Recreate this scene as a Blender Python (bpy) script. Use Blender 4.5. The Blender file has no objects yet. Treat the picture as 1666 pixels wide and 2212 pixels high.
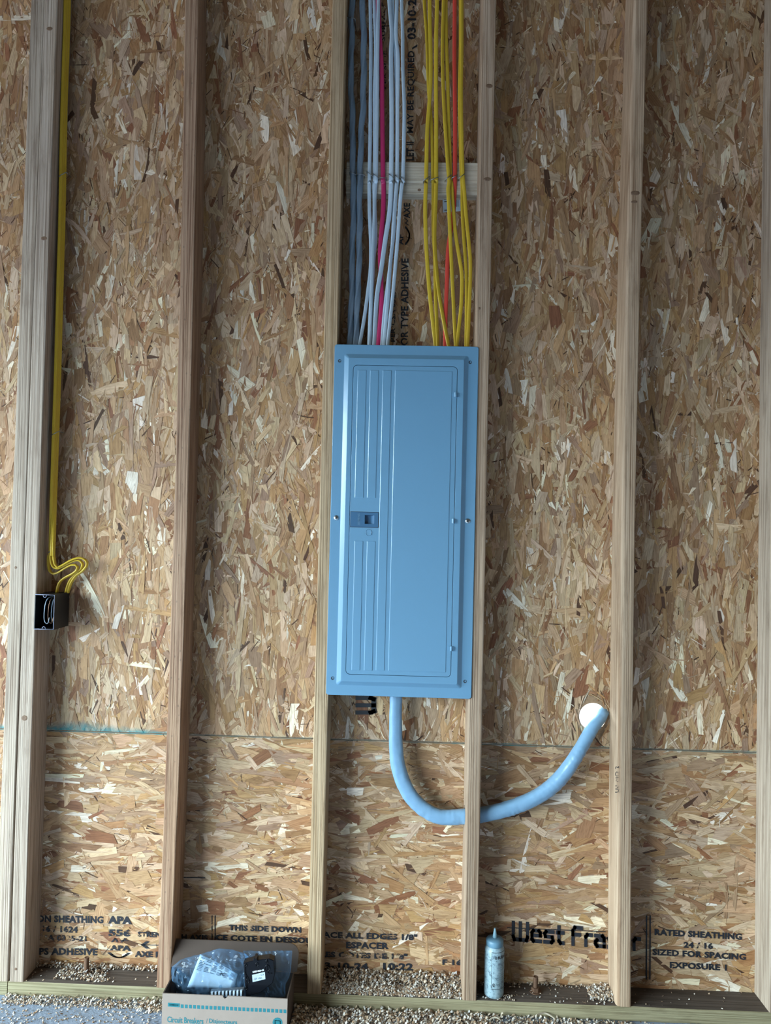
import bpy, bmesh, math, random
import numpy as np
from mathutils import Vector, Matrix, noise

# ------------------------------------------------------------------ camera
W, H = 1666, 2212
F = 1629.59
YAW, PITCH, ROLL = 0.0279, 0.0210, -0.0237
CZ, CD = 1.2868, 2.0356
def camR():
    cy, sy = math.cos(YAW), math.sin(YAW); cp, sp = math.cos(PITCH), math.sin(PITCH); cr, sr = math.cos(ROLL), math.sin(ROLL)
    Rz = np.array([[cy,-sy,0],[sy,cy,0],[0,0,1]]); Rx = np.array([[1,0,0],[0,cp,-sp],[0,sp,cp]]); Ry = np.array([[cr,0,sr],[0,1,0],[-sr,0,cr]])
    return Rz @ Rx @ Ry
RM = camR()
CAM = np.array([0.0, -CD, CZ])
def U(px, py, y=0.0):
    """point of the real plane at depth y that the measured photo position belongs to"""
    d = RM @ np.array([(px - W/2)/F, 1.0, (H/2 - py)/F])
    t = (y + CD)/d[1]
    p = CAM + d*t
    return Vector((p[0], y, p[2]))
def UZ(px, py, z):
    d = RM @ np.array([(px - W/2)/F, 1.0, (H/2 - py)/F])
    t = (z - CZ)/d[2]
    p = CAM + d*t
    return Vector((p[0], p[1], z))

sc = bpy.context.scene
COL = sc.collection
cam = bpy.data.cameras.new('camera'); camo = bpy.data.objects.new('camera', cam); COL.objects.link(camo)
cam.sensor_fit = 'HORIZONTAL'; cam.sensor_width = 36; cam.lens = F/W*36; cam.clip_start = 0.01
r_, f_, u_ = RM[:,0], RM[:,1], RM[:,2]
camo.matrix_world = Matrix(((r_[0],u_[0],-f_[0],0),(r_[1],u_[1],-f_[1],-CD),(r_[2],u_[2],-f_[2],CZ),(0,0,0,1)))
sc.camera = camo

# ------------------------------------------------------------------ world, light, exposure
wd = bpy.data.worlds.new('world'); sc.world = wd; wd.use_nodes = True
bg = wd.node_tree.nodes['Background']; bg.inputs[1].default_value = 1.0
wt = wd.node_tree
_tc = wt.nodes.new('ShaderNodeTexCoord'); _sx = wt.nodes.new('ShaderNodeSeparateXYZ'); wt.links.new(_tc.outputs['Generated'], _sx.inputs[0])
_cr = wt.nodes.new('ShaderNodeValToRGB'); _mr = wt.nodes.new('ShaderNodeMapRange'); _mr.inputs[1].default_value = -1; _mr.inputs[2].default_value = 1
wt.links.new(_sx.outputs['Z'], _mr.inputs[0]); wt.links.new(_mr.outputs[0], _cr.inputs[0]); wt.links.new(_cr.outputs[0], bg.inputs[0])
SKY = 28.5                                            # overcast sky above, pale ground below the horizon
_cr.color_ramp.elements[0].position = .485; _cr.color_ramp.elements[0].color = (SKY*.105, SKY*.113, SKY*.118, 1)
_cr.color_ramp.elements[1].position = .53; _cr.color_ramp.elements[1].color = (SKY*.74, SKY*.93, SKY*1.0, 1)
def portal(name, loc, rot, sx, sy):
    l = bpy.data.lights.new(name, 'AREA'); l.shape = 'RECTANGLE'; l.size = sx; l.size_y = sy; l.cycles.is_portal = True
    o = bpy.data.objects.new(name, l); COL.objects.link(o); o.location = loc; o.rotation_euler = rot
# daylight enters by the open garage door in the left wall
portal('garage_door_portal', (-3.13, -2.55, 1.07), (0, -math.pi/2, 0), 2.13, 3.8)
sc.view_settings.view_transform = 'Standard'; sc.view_settings.look = 'None'
sc.view_settings.exposure = 0.0; sc.view_settings.gamma = 1.0
sc.view_settings.use_curve_mapping = False

# ------------------------------------------------------------------ helpers
def tag(o, label=None, cat=None, group=None, kind=None):
    if label: o['label'] = label
    if cat: o['category'] = cat
    if group: o['group'] = group
    if kind: o['kind'] = kind
    return o
def mk(name, verts, faces, mat=None, parent=None, smooth=False):
    me = bpy.data.meshes.new(name); me.from_pydata([tuple(v) for v in verts], [], faces); me.update()
    if mat: me.materials.append(mat)
    if smooth: me.polygons.foreach_set('use_smooth', [True]*len(me.polygons))
    o = bpy.data.objects.new(name, me); COL.objects.link(o)
    if parent: o.parent = parent
    return o
def empty(name, loc=(0,0,0)):
    o = bpy.data.objects.new(name, None); COL.objects.link(o); o.location = loc; o.empty_display_size = .05
    return o
class MB:
    def __init__(s): s.v = []; s.f = []
    def add(s, v, f):
        n = len(s.v); s.v += [tuple(p) for p in v]; s.f += [tuple(i+n for i in q) for q in f]; return s
    def box(s, x0,x1,y0,y1,z0,z1):
        v = [(x,y,z) for x in (x0,x1) for y in (y0,y1) for z in (z0,z1)]
        return s.add(v, [(0,1,3,2),(4,6,7,5),(0,4,5,1),(2,3,7,6),(0,2,6,4),(1,5,7,3)])
    def build(s, name, mat, parent=None, smooth=False, origin=None):
        if origin is not None:
            ox,oy,oz = origin
            v = [(a-ox,b-oy,c-oz) for a,b,c in s.v]
            o = mk(name, v, s.f, mat, parent, smooth); o.location = origin; return o
        return mk(name, s.v, s.f, mat, parent, smooth)
def fixn(o):
    bm = bmesh.new(); bm.from_mesh(o.data); bmesh.ops.recalc_face_normals(bm, faces=bm.faces); bm.to_mesh(o.data); bm.free(); return o
def autosmooth(o, ang=35):
    me = o.data
    me.polygons.foreach_set('use_smooth', [True]*len(me.polygons))
    try: me.set_sharp_from_angle(angle=math.radians(ang))
    except Exception: pass
    w = o.modifiers.new('weighted','WEIGHTED_NORMAL'); w.keep_sharp = True; w.weight = 100
    return o
def rrect(x0,x1,z0,z1,r,n=6):
    pts = []
    for cx,cz,a0 in ((x1-r,z1-r,0),(x0+r,z1-r,90),(x0+r,z0+r,180),(x1-r,z0+r,270)):
        for i in range(n+1):
            a = math.radians(a0+90*i/n); pts.append((cx+r*math.cos(a), cz+r*math.sin(a)))
    return pts
def loft(loops, cap0=False, cap1=True, n=6):
    """loops of (x0,x1,z0,z1,r,y): rounded rectangles facing -y"""
    mb = MB(); v = []; f = []; m = 4*(n+1)
    for (x0,x1,z0,z1,r,y) in loops: v += [(a,y,b) for a,b in rrect(x0,x1,z0,z1,r,n)]
    for k in range(len(loops)-1):
        for i in range(m):
            j = (i+1)%m; f.append((k*m+i, k*m+j, (k+1)*m+j, (k+1)*m+i))
    if cap0: f.append(tuple(range(m)))
    if cap1: f.append(tuple(range((len(loops)-1)*m, len(loops)*m))[::-1])
    return mb.add(v,f)
def lathe(prof, n=24, c=(0,0,0)):
    mb = MB(); v=[]; f=[]
    for r,z in prof:
        for i in range(n): a=2*math.pi*i/n; v.append((c[0]+r*math.cos(a), c[1]+r*math.sin(a), c[2]+z))
    for k in range(len(prof)-1):
        for i in range(n): j=(i+1)%n; f.append((k*n+i,k*n+j,(k+1)*n+j,(k+1)*n+i))
    f.append(tuple(range(n))[::-1]); f.append(tuple(range((len(prof)-1)*n,len(prof)*n)))
    return mb.add(v,f)
def catmull(P, step):
    P = [Vector(p) for p in P]; out = []
    Q = [P[0]*2-P[1]] + P + [P[-1]*2-P[-2]]
    for i in range(1, len(Q)-2):
        a,b,c,d = Q[i-1:i+3]; n = max(1, int((c-b).length/step))
        for k in range(n):
            t = k/n
            out.append(0.5*((2*b)+(c-a)*t+(2*a-5*b+4*c-d)*t*t+(3*b-a-3*c+d)*t**3))
    out.append(P[-1]); return out
def sweep(P, a, b, twist=None, step=.012, n=12, lobes=0, lobe_amp=0, lobe_rate=0, power=.75, wr=None):
    """flat or round cable: half width a across the view, half thickness b; twist(t) turns the flat"""
    C = catmull(P, step); m = len(C); mb = MB(); v=[]; f=[]; s=0
    for i,c in enumerate(C):
        T = (C[min(i+1,m-1)]-C[max(i-1,0)]).normalized()
        if i: s += (C[i]-C[i-1]).length
        ref = Vector((0,1,0))
        A = T.cross(ref)
        if A.length < .15: A = Vector((1,0,0))
        A.normalize(); B = A.cross(T).normalized()
        th = twist(i/(m-1)) if twist else 0
        A2 = A*math.cos(th)+B*math.sin(th); B2 = -A*math.sin(th)+B*math.cos(th)
        for k in range(n):
            an = 2*math.pi*k/n
            cx = math.copysign(abs(math.cos(an))**power, math.cos(an)); sx = math.copysign(abs(math.sin(an))**power, math.sin(an))
            q = 1 + (lobe_amp*math.cos(lobes*(an)+lobe_rate*s) if lobes else 0)
            if wr: q += wr(s, an)
            v.append(c + A2*(a*cx*q) + B2*(b*sx*q))
    for i in range(m-1):
        for k in range(n): j=(k+1)%n; f.append((i*n+k,i*n+j,(i+1)*n+j,(i+1)*n+k))
    f.append(tuple(range(n))[::-1]); f.append(tuple(range((m-1)*n,m*n)))
    return mb.add(v,f)

# ------------------------------------------------------------------ materials
class NT:
    def __init__(s, name):
        s.m = bpy.data.materials.new(name); s.m.use_nodes = True; s.t = s.m.node_tree; s.t.nodes.clear()
        s.out = s.n('ShaderNodeOutputMaterial'); s.b = s.n('ShaderNodeBsdfPrincipled'); s.l(s.b.outputs[0], s.out.inputs[0])
    def n(s, t, **k):
        nd = s.t.nodes.new(t)
        for a,b in k.items(): setattr(nd, a, b)
        return nd
    def l(s, a, b): s.t.links.new(a, b)
    def math(s, op, a, b=None, clamp=False):
        nd = s.n('ShaderNodeMath', operation=op, use_clamp=clamp)
        for i,x in enumerate((a,b)):
            if x is None: continue
            if isinstance(x,(int,float)): nd.inputs[i].default_value = x
            else: s.l(x, nd.inputs[i])
        return nd.outputs[0]
    def ramp(s, fac, stops, interp='LINEAR'):
        nd = s.n('ShaderNodeValToRGB'); cr = nd.color_ramp; cr.interpolation = interp
        while len(cr.elements) < len(stops): cr.elements.new(.5)
        for e,(p,c) in zip(cr.elements, stops): e.position = p; e.color = (c[0],c[1],c[2],1) if len(c)==3 else c
        s.l(fac, nd.inputs[0]); return nd.outputs[0]
    def mix(s, fac, a, b, mode='MIX'):
        nd = s.n('ShaderNodeMix', data_type='RGBA', blend_type=mode)
        for i,x in ((0,fac),(6,a),(7,b)):
            if isinstance(x,(int,float)): nd.inputs[i].default_value = x
            elif isinstance(x,tuple): nd.inputs[i].default_value = (x[0],x[1],x[2],1)
            else: s.l(x, nd.inputs[i])
        return nd.outputs[2]
    def coord(s, kind='Object', scale=(1,1,1), rnd=False):
        tc = s.n('ShaderNodeTexCoord'); o = tc.outputs[kind]
        if rnd:
            oi = s.n('ShaderNodeObjectInfo'); v = s.n('ShaderNodeVectorMath', operation='SCALE')
            v.inputs[0].default_value = (7.3, 3.1, 11.7); s.l(oi.outputs['Random'], v.inputs['Scale'])
            ad = s.n('ShaderNodeVectorMath', operation='ADD'); s.l(o, ad.inputs[0]); s.l(v.outputs[0], ad.inputs[1]); o = ad.outputs[0]
        mp = s.n('ShaderNodeMapping'); mp.inputs['Scale'].default_value = scale; s.l(o, mp.inputs[0]); return mp.outputs[0]
    def noise(s, vec, scale=5, detail=4, rough=.55):
        nd = s.n('ShaderNodeTexNoise'); nd.inputs['Scale'].default_value = scale; nd.inputs['Detail'].default_value = detail
        nd.inputs['Roughness'].default_value = rough; s.l(vec, nd.inputs['Vector']); return nd.outputs['Fac']
    def bump(s, h, strength=.3, dist=.002):
        nd = s.n('ShaderNodeBump'); nd.inputs['Strength'].default_value = strength; nd.inputs['Distance'].default_value = dist
        s.l(h, nd.inputs['Height']); s.l(nd.outputs[0], s.b.inputs['Normal'])
    def set(s, **k):
        for a,b in k.items():
            i = s.b.inputs[a.replace('_',' ')]
            if isinstance(b,(int,float)): i.default_value = b
            elif isinstance(b,tuple): i.default_value = (b[0],b[1],b[2],1)
            else: s.l(b, i)
        return s
def plain(name, col, rough=.5, metal=0, bump=0, bscale=200, var=0):
    t = NT(name)
    if var or bump:
        nz = t.noise(t.coord(), bscale, 3)
    if var:
        c2 = tuple(x*(1-var) for x in col)
        t.set(Base_Color=t.mix(nz, c2, tuple(min(1,x*(1+var)) for x in col)))
    else: t.set(Base_Color=col)
    t.set(Roughness=rough, Metallic=metal)
    if bump: t.bump(nz, bump, .001)
    return t.m
def wood(name, light, dark, ring=9, rough=.75, grain=.5, axis='z', stain=None):
    light=(light[0]*.88,light[1]*.83,light[2]*.78); dark=(dark[0]*.88,dark[1]*.84,dark[2]*.8)
    t = NT(name)
    s1 = {'z':(70,70,1.6),'x':(1.6,70,70)}[axis]; s2 = {'z':(260,260,6),'x':(6,260,260)}[axis]; s3={'z':(9,9,.9),'x':(.9,9,9)}[axis]
    c1 = t.coord(scale=s1, rnd=True); c2 = t.coord(scale=s2, rnd=True); c3 = t.coord(scale=s3, rnd=True)
    n3 = t.noise(c3, 1, 2)
    wv = t.n('ShaderNodeTexWave', wave_type='BANDS', bands_direction='DIAGONAL'); wv.inputs['Scale'].default_value = 1.0
    cw = t.coord(scale={'z':(ring*9,ring*7,.8),'x':(.8,ring*7,ring*9)}[axis], rnd=True); t.l(cw, wv.inputs['Vector'])
    wv.inputs['Distortion'].default_value = 14.0; wv.inputs['Detail'].default_value = 2; wv.inputs['Detail Scale'].default_value = .6
    a = t.math('MULTIPLY', wv.outputs['Fac'], .34); b = t.math('MULTIPLY', t.noise(c1,1,4,.65), .78)
    fac = t.math('ADD', a, b)
    fac = t.math('ADD', fac, t.math('MULTIPLY', t.math('SUBTRACT', t.noise(c2,1,3,.7), .5), grain))
    mid = tuple((x+y)/2 for x,y in zip(light,dark))
    col = t.ramp(fac, [(.15,light),(.55,tuple(x*.55+y*.45 for x,y in zip(light,mid))),(.95,dark)])
    bl = t.ramp(n3, [(.3,(.72,.70,.68)),(.55,(1,1,1)),(.75,(1.0,.96,.90))])
    col = t.mix(1.0, col, bl, 'MULTIPLY')
    oi = t.n('ShaderNodeObjectInfo')
    col = t.mix(.6, col, t.ramp(oi.outputs['Random'], [(0,(.86,.80,.76)),(.5,(1,1,1)),(1,(.95,.88,.78))]), 'MULTIPLY')
    if stain:
        n4 = t.noise(t.coord(scale={'z':(14,14,3),'x':(3,14,14)}[axis], rnd=True), 1, 4)
        col = t.mix(t.ramp(n4, [(.55,(0,0,0)),(.68,(.7,.7,.7))]), col, stain)
    # specks of dirt
    vo = t.n('ShaderNodeTexVoronoi'); vo.inputs['Scale'].default_value = 60; t.l(t.coord(scale=(1,1,.6),rnd=True), vo.inputs['Vector'])
    col = t.mix(t.ramp(vo.outputs['Distance'], [(0,(.7,.7,.7)),(.10,(.5,.5,.5)),(.14,(0,0,0))]), col, (.16,.11,.08)) if grain>.6 else col
    n5 = t.noise(t.coord(scale={'z':(420,420,3),'x':(3,420,420)}[axis], rnd=True), 1, 2, .5)
    col = t.mix(.55, col, t.ramp(n5, [(.36,(.62,.54,.47)),(.5,(1,1,1)),(.66,(1.12,1.12,1.12))]), 'MULTIPLY')
    n6 = t.noise(t.coord(scale={'z':(40,40,7),'x':(7,40,40)}[axis], rnd=True), 1, 5, .7)
    col = t.mix(.7, col, t.ramp(n6, [(.30,(.60,.55,.52)),(.48,(1,1,1)),(.7,(1.1,1.1,1.12))]), 'MULTIPLY')
    t.set(Base_Color=col, Roughness=rough, Specular_IOR_Level=.3); t.bump(t.math('ADD',fac,n5), .7, .0014)
    return t.m
M = {}
M['stud'] = wood('stud_wood', (.60,.49,.39), (.30,.19,.12), ring=9)
M['stud_grey'] = wood('weathered_stud_wood', (.56,.50,.44), (.27,.21,.17), ring=8)
M['stud_yellow'] = wood('yellow_stud_wood', (.58,.46,.32), (.33,.22,.12), ring=10)
M['stud_red'] = wood('reddish_stud_wood', (.50,.36,.26), (.22,.11,.07), ring=7, grain=.7)
M['block'] = wood('pale_block_wood', (.66,.64,.56), (.58,.53,.44), ring=3, grain=.2, axis='x')
M['knot'] = plain('knot_wood', (.17,.10,.06), .7, var=.5, bscale=150)
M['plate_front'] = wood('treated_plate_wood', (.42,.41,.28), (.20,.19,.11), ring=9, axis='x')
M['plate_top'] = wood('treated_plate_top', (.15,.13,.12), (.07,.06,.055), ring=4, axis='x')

def osb_mat():
    t = NT('oriented_strand_board')
    at = t.n('ShaderNodeAttribute', attribute_name='flake'); uv = t.n('ShaderNodeUVMap', uv_map='flake_uv')
    mp = t.n('ShaderNodeMapping'); mp.inputs['Scale'].default_value = (18, 420, 1); t.l(uv.outputs[0], mp.inputs[0])
    g = t.noise(mp.outputs[0], 1, 4, .65)
    mp2 = t.n('ShaderNodeMapping'); mp2.inputs['Scale'].default_value = (30, 90, 1); t.l(uv.outputs[0], mp2.inputs[0])
    g2 = t.noise(mp2.outputs[0], 1, 3, .6)
    k = t.ramp(g, [(.30,(.60,.53,.47)),(.5,(1,1,1)),(.68,(1.18,1.18,1.16))])
    col = t.mix(.95, at.outputs['Color'], k, 'MULTIPLY')
    k2 = t.ramp(g2, [(.28,(.70,.62,.55)),(.5,(1,1,1)),(.7,(1.1,1.1,1.12))])
    col = t.mix(.75, col, k2, 'MULTIPLY')
    # dark edges painted on each flake: glue line plus shade of the gaps
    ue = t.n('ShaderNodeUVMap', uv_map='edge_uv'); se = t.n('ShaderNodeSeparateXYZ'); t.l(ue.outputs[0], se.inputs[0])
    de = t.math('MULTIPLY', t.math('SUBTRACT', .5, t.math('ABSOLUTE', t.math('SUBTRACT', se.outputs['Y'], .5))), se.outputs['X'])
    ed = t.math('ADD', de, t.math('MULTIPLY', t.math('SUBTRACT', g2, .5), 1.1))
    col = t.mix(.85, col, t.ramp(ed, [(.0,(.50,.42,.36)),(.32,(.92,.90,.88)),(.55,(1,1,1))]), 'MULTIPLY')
    # resin specks
    mp3 = t.n('ShaderNodeMapping'); mp3.inputs['Scale'].default_value = (90, 260, 1); t.l(uv.outputs[0], mp3.inputs[0])
    sp = t.noise(mp3.outputs[0], 1, 2, .5)
    col = t.mix(t.ramp(sp, [(.70,(0,0,0)),(.76,(.8,.8,.8))]), col, (.07,.04,.025))
    # teal edge sealer sprayed along the seam of the upper sheet
    gp = t.n('ShaderNodeNewGeometry'); sx = t.n('ShaderNodeSeparateXYZ'); t.l(gp.outputs['Position'], sx.inputs[0])
    dz = t.math('SUBTRACT', sx.outputs['Z'], SEAM)
    nn = t.n('ShaderNodeTexNoise'); nn.inputs['Scale'].default_value = 4; nn.inputs['Detail'].default_value = 5; t.l(gp.outputs['Position'], nn.inputs['Vector'])
    wd_ = t.math('MULTIPLY', t.math('SUBTRACT', nn.outputs['Fac'], .32), .085)
    lf = t.math('SUBTRACT', 1.0, t.math('MULTIPLY', t.math('ADD', sx.outputs['X'], .75), 4.0), True)
    wd_ = t.math('MULTIPLY', wd_, t.math('ADD', t.math('MULTIPLY', lf, .75), .25))
    wd_ = t.math('MAXIMUM', wd_, .0036)
    edge = t.math('SUBTRACT', 1.0, t.math('DIVIDE', t.math('ABSOLUTE', dz), wd_), True)
    pos = t.math('GREATER_THAN', dz, -.003)
    nn2 = t.n('ShaderNodeTexNoise'); nn2.inputs['Scale'].default_value = 60; nn2.inputs['Detail'].default_value = 3; t.l(gp.outputs['Position'], nn2.inputs['Vector'])
    fac = t.math('MULTIPLY', t.math('MULTIPLY', edge, pos), t.math('MULTIPLY', nn2.outputs['Fac'], 1.7), True)
    col = t.mix(fac, col, (.02,.20,.22))
    t.set(Base_Color=col, Roughness=.62, Specular_IOR_Level=.35)
    t.bump(t.math('ADD', g, g2), .45, .0012)
    return t.m
SEAM = 0.6913
M['osb'] = osb_mat()
M['osb_core'] = plain('strand_board_core', (.30,.19,.11), .8, var=.5, bscale=120)
def ink(name, gap=.42, col=(.012,.014,.022)):
    t = NT(name); tr = t.n('ShaderNodeBsdfTransparent'); mx = t.n('ShaderNodeMixShader')
    nz = t.noise(t.coord(scale=(1,1,1)), 160, 4, .7); nz2 = t.noise(t.coord(scale=(1,1,1)), 30, 2, .5)
    f = t.math('ADD', t.math('MULTIPLY', nz, .6), t.math('MULTIPLY', nz2, .4))
    fac = t.ramp(f, [(gap-.03,(0,0,0)),(gap+.02,(1,1,1))])
    t.set(Base_Color=col, Roughness=.6); t.l(fac, mx.inputs[0]); t.l(tr.outputs[0], mx.inputs[1]); t.l(t.b.outputs[0], mx.inputs[2]); t.l(mx.outputs[0], t.out.inputs[0])
    return t.m
M['ink'] = ink('stencil_ink', .38); M['ink_heavy'] = ink('heavy_stencil_ink', .33); M['ink_worn'] = ink('worn_stencil_ink', .455)
M['ink_solid'] = plain('solid_ink', (.015,.016,.02), .5)
M['mark_white'] = plain('white_print', (.75,.78,.8), .5)
M['teal_print'] = plain('teal_print', (.015,.17,.21), .6)
M['panel'] = plain('blue_grey_enamel', (.135,.280,.425), .22, bump=.04, bscale=900)
M['panel_shadow'] = plain('painted_recess_shade', (.02,.03,.045), .6)  # near-black colour painted in for shade in gaps and recesses
M['latch'] = plain('dark_blue_latch_plastic', (.045,.125,.235), .35)
M['zinc'] = plain('zinc_screw', (.55,.60,.62), .28, metal=1)
M['galv'] = plain('galvanised_steel', (.30,.33,.35), .35, metal=1)
M['yellow'] = plain('yellow_jacket', (.60,.41,.035), .32, bump=.15, bscale=120, var=.08)
M['white'] = plain('pale_blue_white_jacket', (.50,.62,.74), .33, bump=.15, bscale=120, var=.05)
M['grey'] = plain('grey_jacket', (.16,.22,.29), .38, bump=.2, bscale=150, var=.1)
M['pink'] = plain('magenta_jacket', (.50,.03,.13), .35, bump=.1, bscale=120)
M['red'] = plain('red_jacket', (.68,.07,.05), .35, bump=.1, bscale=120)
M['black'] = plain('black_plastic', (.006,.007,.010), .20)
M['black'].node_tree.nodes['Principled BSDF'].inputs['Specular IOR Level'].default_value = .25
M['blackm'] = plain('black_matte', (.004,.005,.007), .45)
M['blackrim'] = plain('pale_blue_rim', (.22,.25,.36), .35)  # paler and bluer than the black box
M['copper'] = plain('copper_wire', (.55,.33,.22), .35, metal=1)
M['rust'] = plain('rusty_steel', (.14,.075,.045), .75, metal=.4, var=.4, bscale=300, bump=.4)
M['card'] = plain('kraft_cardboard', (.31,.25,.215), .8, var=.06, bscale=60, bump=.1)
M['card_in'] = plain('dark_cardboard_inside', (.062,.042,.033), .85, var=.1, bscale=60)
M['paper'] = plain('leaflet_paper', (.46,.58,.70), .6)
M['print_grey'] = plain('grey_small_print', (.12,.16,.22), .7)
def bagmat():
    t = NT('clear_plastic_film'); tr = t.n('ShaderNodeBsdfTransparent'); tr.inputs[0].default_value = (.86,.93,.98,1)
    fr = t.n('ShaderNodeLayerWeight'); fr.inputs[0].default_value = .35; mx = t.n('ShaderNodeMixShader')
    t.set(Base_Color=(.20,.38,.62), Roughness=.07, Specular_IOR_Level=1.0, IOR=1.7)
    f = t.math('ADD', t.math('MULTIPLY', fr.outputs['Facing'], .48), .045, True)
    t.l(f, mx.inputs[0]); t.l(tr.outputs[0], mx.inputs[1]); t.l(t.b.outputs[0], mx.inputs[2]); t.l(mx.outputs[0], t.out.inputs[0])
    return t.m
M['bag'] = bagmat()
def concrete():
    t = NT('concrete_slab'); c = t.coord()
    n1 = t.noise(c, 6, 6, .65); n2 = t.noise(c, 120, 5, .7)
    col = t.mix(t.math('ADD', t.math('MULTIPLY', n1, .5), t.math('MULTIPLY', n2, .5)), (.09,.12,.17), (.44,.52,.66))
    t.set(Base_Color=col, Roughness=.8); t.bump(n2, .6, .004); return t.m
M['concrete'] = concrete()
def chips(name, a, b):
    t = NT(name); at = t.n('ShaderNodeAttribute', attribute_name='flake'); t.set(Base_Color=at.outputs['Color'], Roughness=.75); return t.m
M['chips'] = chips('wood_shavings', None, None)
M['bottle'] = None
def bottlemat():
    t = NT('smudged_white_bottle'); c = t.coord(scale=(1,1,1))
    n = t.noise(c, 45, 5, .75); n2 = t.noise(c, 180, 3, .7)
    f = t.math('ADD', t.math('MULTIPLY', n, .6), t.math('MULTIPLY', n2, .4))
    t.set(Base_Color=t.ramp(f, [(.36,(.07,.10,.13)),(.47,(.25,.36,.42)),(.6,(.33,.44,.50))]), Roughness=.4); return t.m
M['bottle'] = bottlemat()
M['cap'] = plain('grey_blue_cap_plastic', (.12,.24,.34), .45)
M['nozzle'] = plain('translucent_blue_nozzle', (.22,.38,.47), .35)
M['drywall'] = plain('room_wall_board', (.10,.07,.045), .8, var=.15, bscale=8)

# ------------------------------------------------------------------ decals: flat print mapped on its surface
def strokes2d(segs, th):
    """segs: list of polylines in unit space -> verts2d, faces"""
    v=[]; f=[]
    for pl in segs:
        for (a,b) in zip(pl[:-1], pl[1:]):
            ax,ay=a; bx,by=b; L=math.hypot(bx-ax,by-ay) or 1e-6; tx,ty=(bx-ax)/L,(by-ay)/L; h=th/2
            ax-=tx*h; ay-=ty*h; bx+=tx*h; by+=ty*h; nx,ny=-ty*h,tx*h
            n=len(v); v += [(ax+nx,ay+ny),(bx+nx,by+ny),(bx-nx,by-ny),(ax-nx,ay-ny)]; f.append((n,n+3,n+2,n+1))
    return v,f
_tcache = {}
def text2d(s, bold=.0, space=1.0):
    key=(s,bold,space)
    if key in _tcache: return _tcache[key]
    cu = bpy.data.curves.new('t','FONT'); cu.body = s; cu.size = 1; cu.offset = bold; cu.space_character = space; cu.resolution_u = 2
    o = bpy.data.objects.new('t', cu); COL.objects.link(o)
    bpy.context.view_layer.update()
    dg = bpy.context.evaluated_depsgraph_get(); me = bpy.data.meshes.new_from_object(o.evaluated_get(dg))
    v=[(p.co.x,p.co.y) for p in me.vertices]; f=[tuple(p.vertices) for p in me.polygons]
    bpy.data.objects.remove(o); bpy.data.curves.remove(cu); bpy.data.meshes.remove(me)
    _tcache[key]=(v,f); return v,f
def decal(name, vf, bl, br, tl, ydep, mat, parent, label=None, norm=True):
    """fit 2-D shape to the parallelogram bl-br-tl given in measured photo positions, laid on the plane at depth ydep"""
    v,f = vf
    if norm:
        xs=[p[0] for p in v]; ys=[p[1] for p in v]; x0,x1,y0,y1=min(xs),max(xs),min(ys),max(ys)
        v=[((p[0]-x0)/(x1-x0),(p[1]-y0)/(y1-y0)) for p in v]
    A,B,C = U(*bl,ydep),U(*br,ydep),U(*tl,ydep)
    P=[A+(B-A)*a+(C-A)*b for a,b in v]
    o = mk(name,P,f,mat,parent)
    if label: o['label']=label
    return o
def decal_pts(name, vf, A, B, C, mat, parent, label=None, norm=True):
    v,f = vf
    if norm:
        xs=[p[0] for p in v]; ys=[p[1] for p in v]; x0,x1,y0,y1=min(xs),max(xs),min(ys),max(ys)
        v=[((p[0]-x0)/(x1-x0),(p[1]-y0)/(y1-y0)) for p in v]
    o = mk(name,[A+(B-A)*a+(C-A)*b for a,b in v],f,mat,parent)
    if label: o['label']=label
    return o

# ------------------------------------------------------------------ SETTING: floor, room, back wall
floor = MB().box(-3.2,3.2,-5.5,.20,-.12,0).build('floor', M['concrete']); tag(floor, kind='structure', label='rough bluish grey concrete slab floor')
tag(MB().box(-3.2,3.2,-5.5,.20,3.02,3.10).build('ceiling', M['drywall']), kind='structure')
tag(MB().box(3.12,3.2,-5.5,.20,0,3.02).build('wall_right', M['drywall']), kind='structure')
wl = MB(); wl.box(-3.2,-3.12,-.65,.20,0,3.02); wl.box(-3.2,-3.12,-5.5,-4.45,0,3.02); wl.box(-3.2,-3.12,-4.45,-.65,2.13,3.02)
tag(wl.build('wall_left', M['drywall']), kind='structure')
wf = MB(); wf.box(-3.2,3.2,-5.58,-5.5,0,3.02)
tag(wf.build('wall_front', M['drywall']), kind='structure')

wall = empty('wall_back'); tag(wall, kind='structure', label='open stud wall sheathed in strand board')
D = .089
HOLE = U(1281,1548,D); HOLE_R = .0375
def boolean_cut(o, cutter):
    m = o.modifiers.new('b','BOOLEAN'); m.operation='DIFFERENCE'; m.object=cutter; m.solver='EXACT'
    bpy.context.view_layer.update()
    dg = bpy.context.evaluated_depsgraph_get(); me = bpy.data.meshes.new_from_object(o.evaluated_get(dg))
    o.modifiers.remove(m); o.data = me
def cyl(p0, p1, r, n=28):
    p0,p1=Vector(p0),Vector(p1); T=(p1-p0).normalized(); A=T.orthogonal().normalized(); B=T.cross(A)
    v=[]; 
    for p in (p0,p1):
        for i in range(n): a=2*math.pi*i/n; v.append(p+A*r*math.cos(a)+B*r*math.sin(a))
    f=[(i,(i+1)%n,n+(i+1)%n,n+i) for i in range(n)]+[tuple(range(n))[::-1],tuple(range(n,2*n))]
    return MB().add(v,f)
WX0, WX1 = -2.0, 2.0
upper = MB().box(WX0,WX1,D+.0005,D+.0115,SEAM+.0006,3.0).build('sheathing_panel', M['osb_core'], wall)
upper['label'] = 'upper strand board sheet with upright flakes and teal bottom edge'
lower = MB().box(WX0,WX1,D+.0005,D+.0115,0.0,SEAM-.0006).build('sheathing_panel', M['osb_core'], wall)
lower['label'] = 'lower strand board sheet with sideways flakes and black stencilling'
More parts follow.
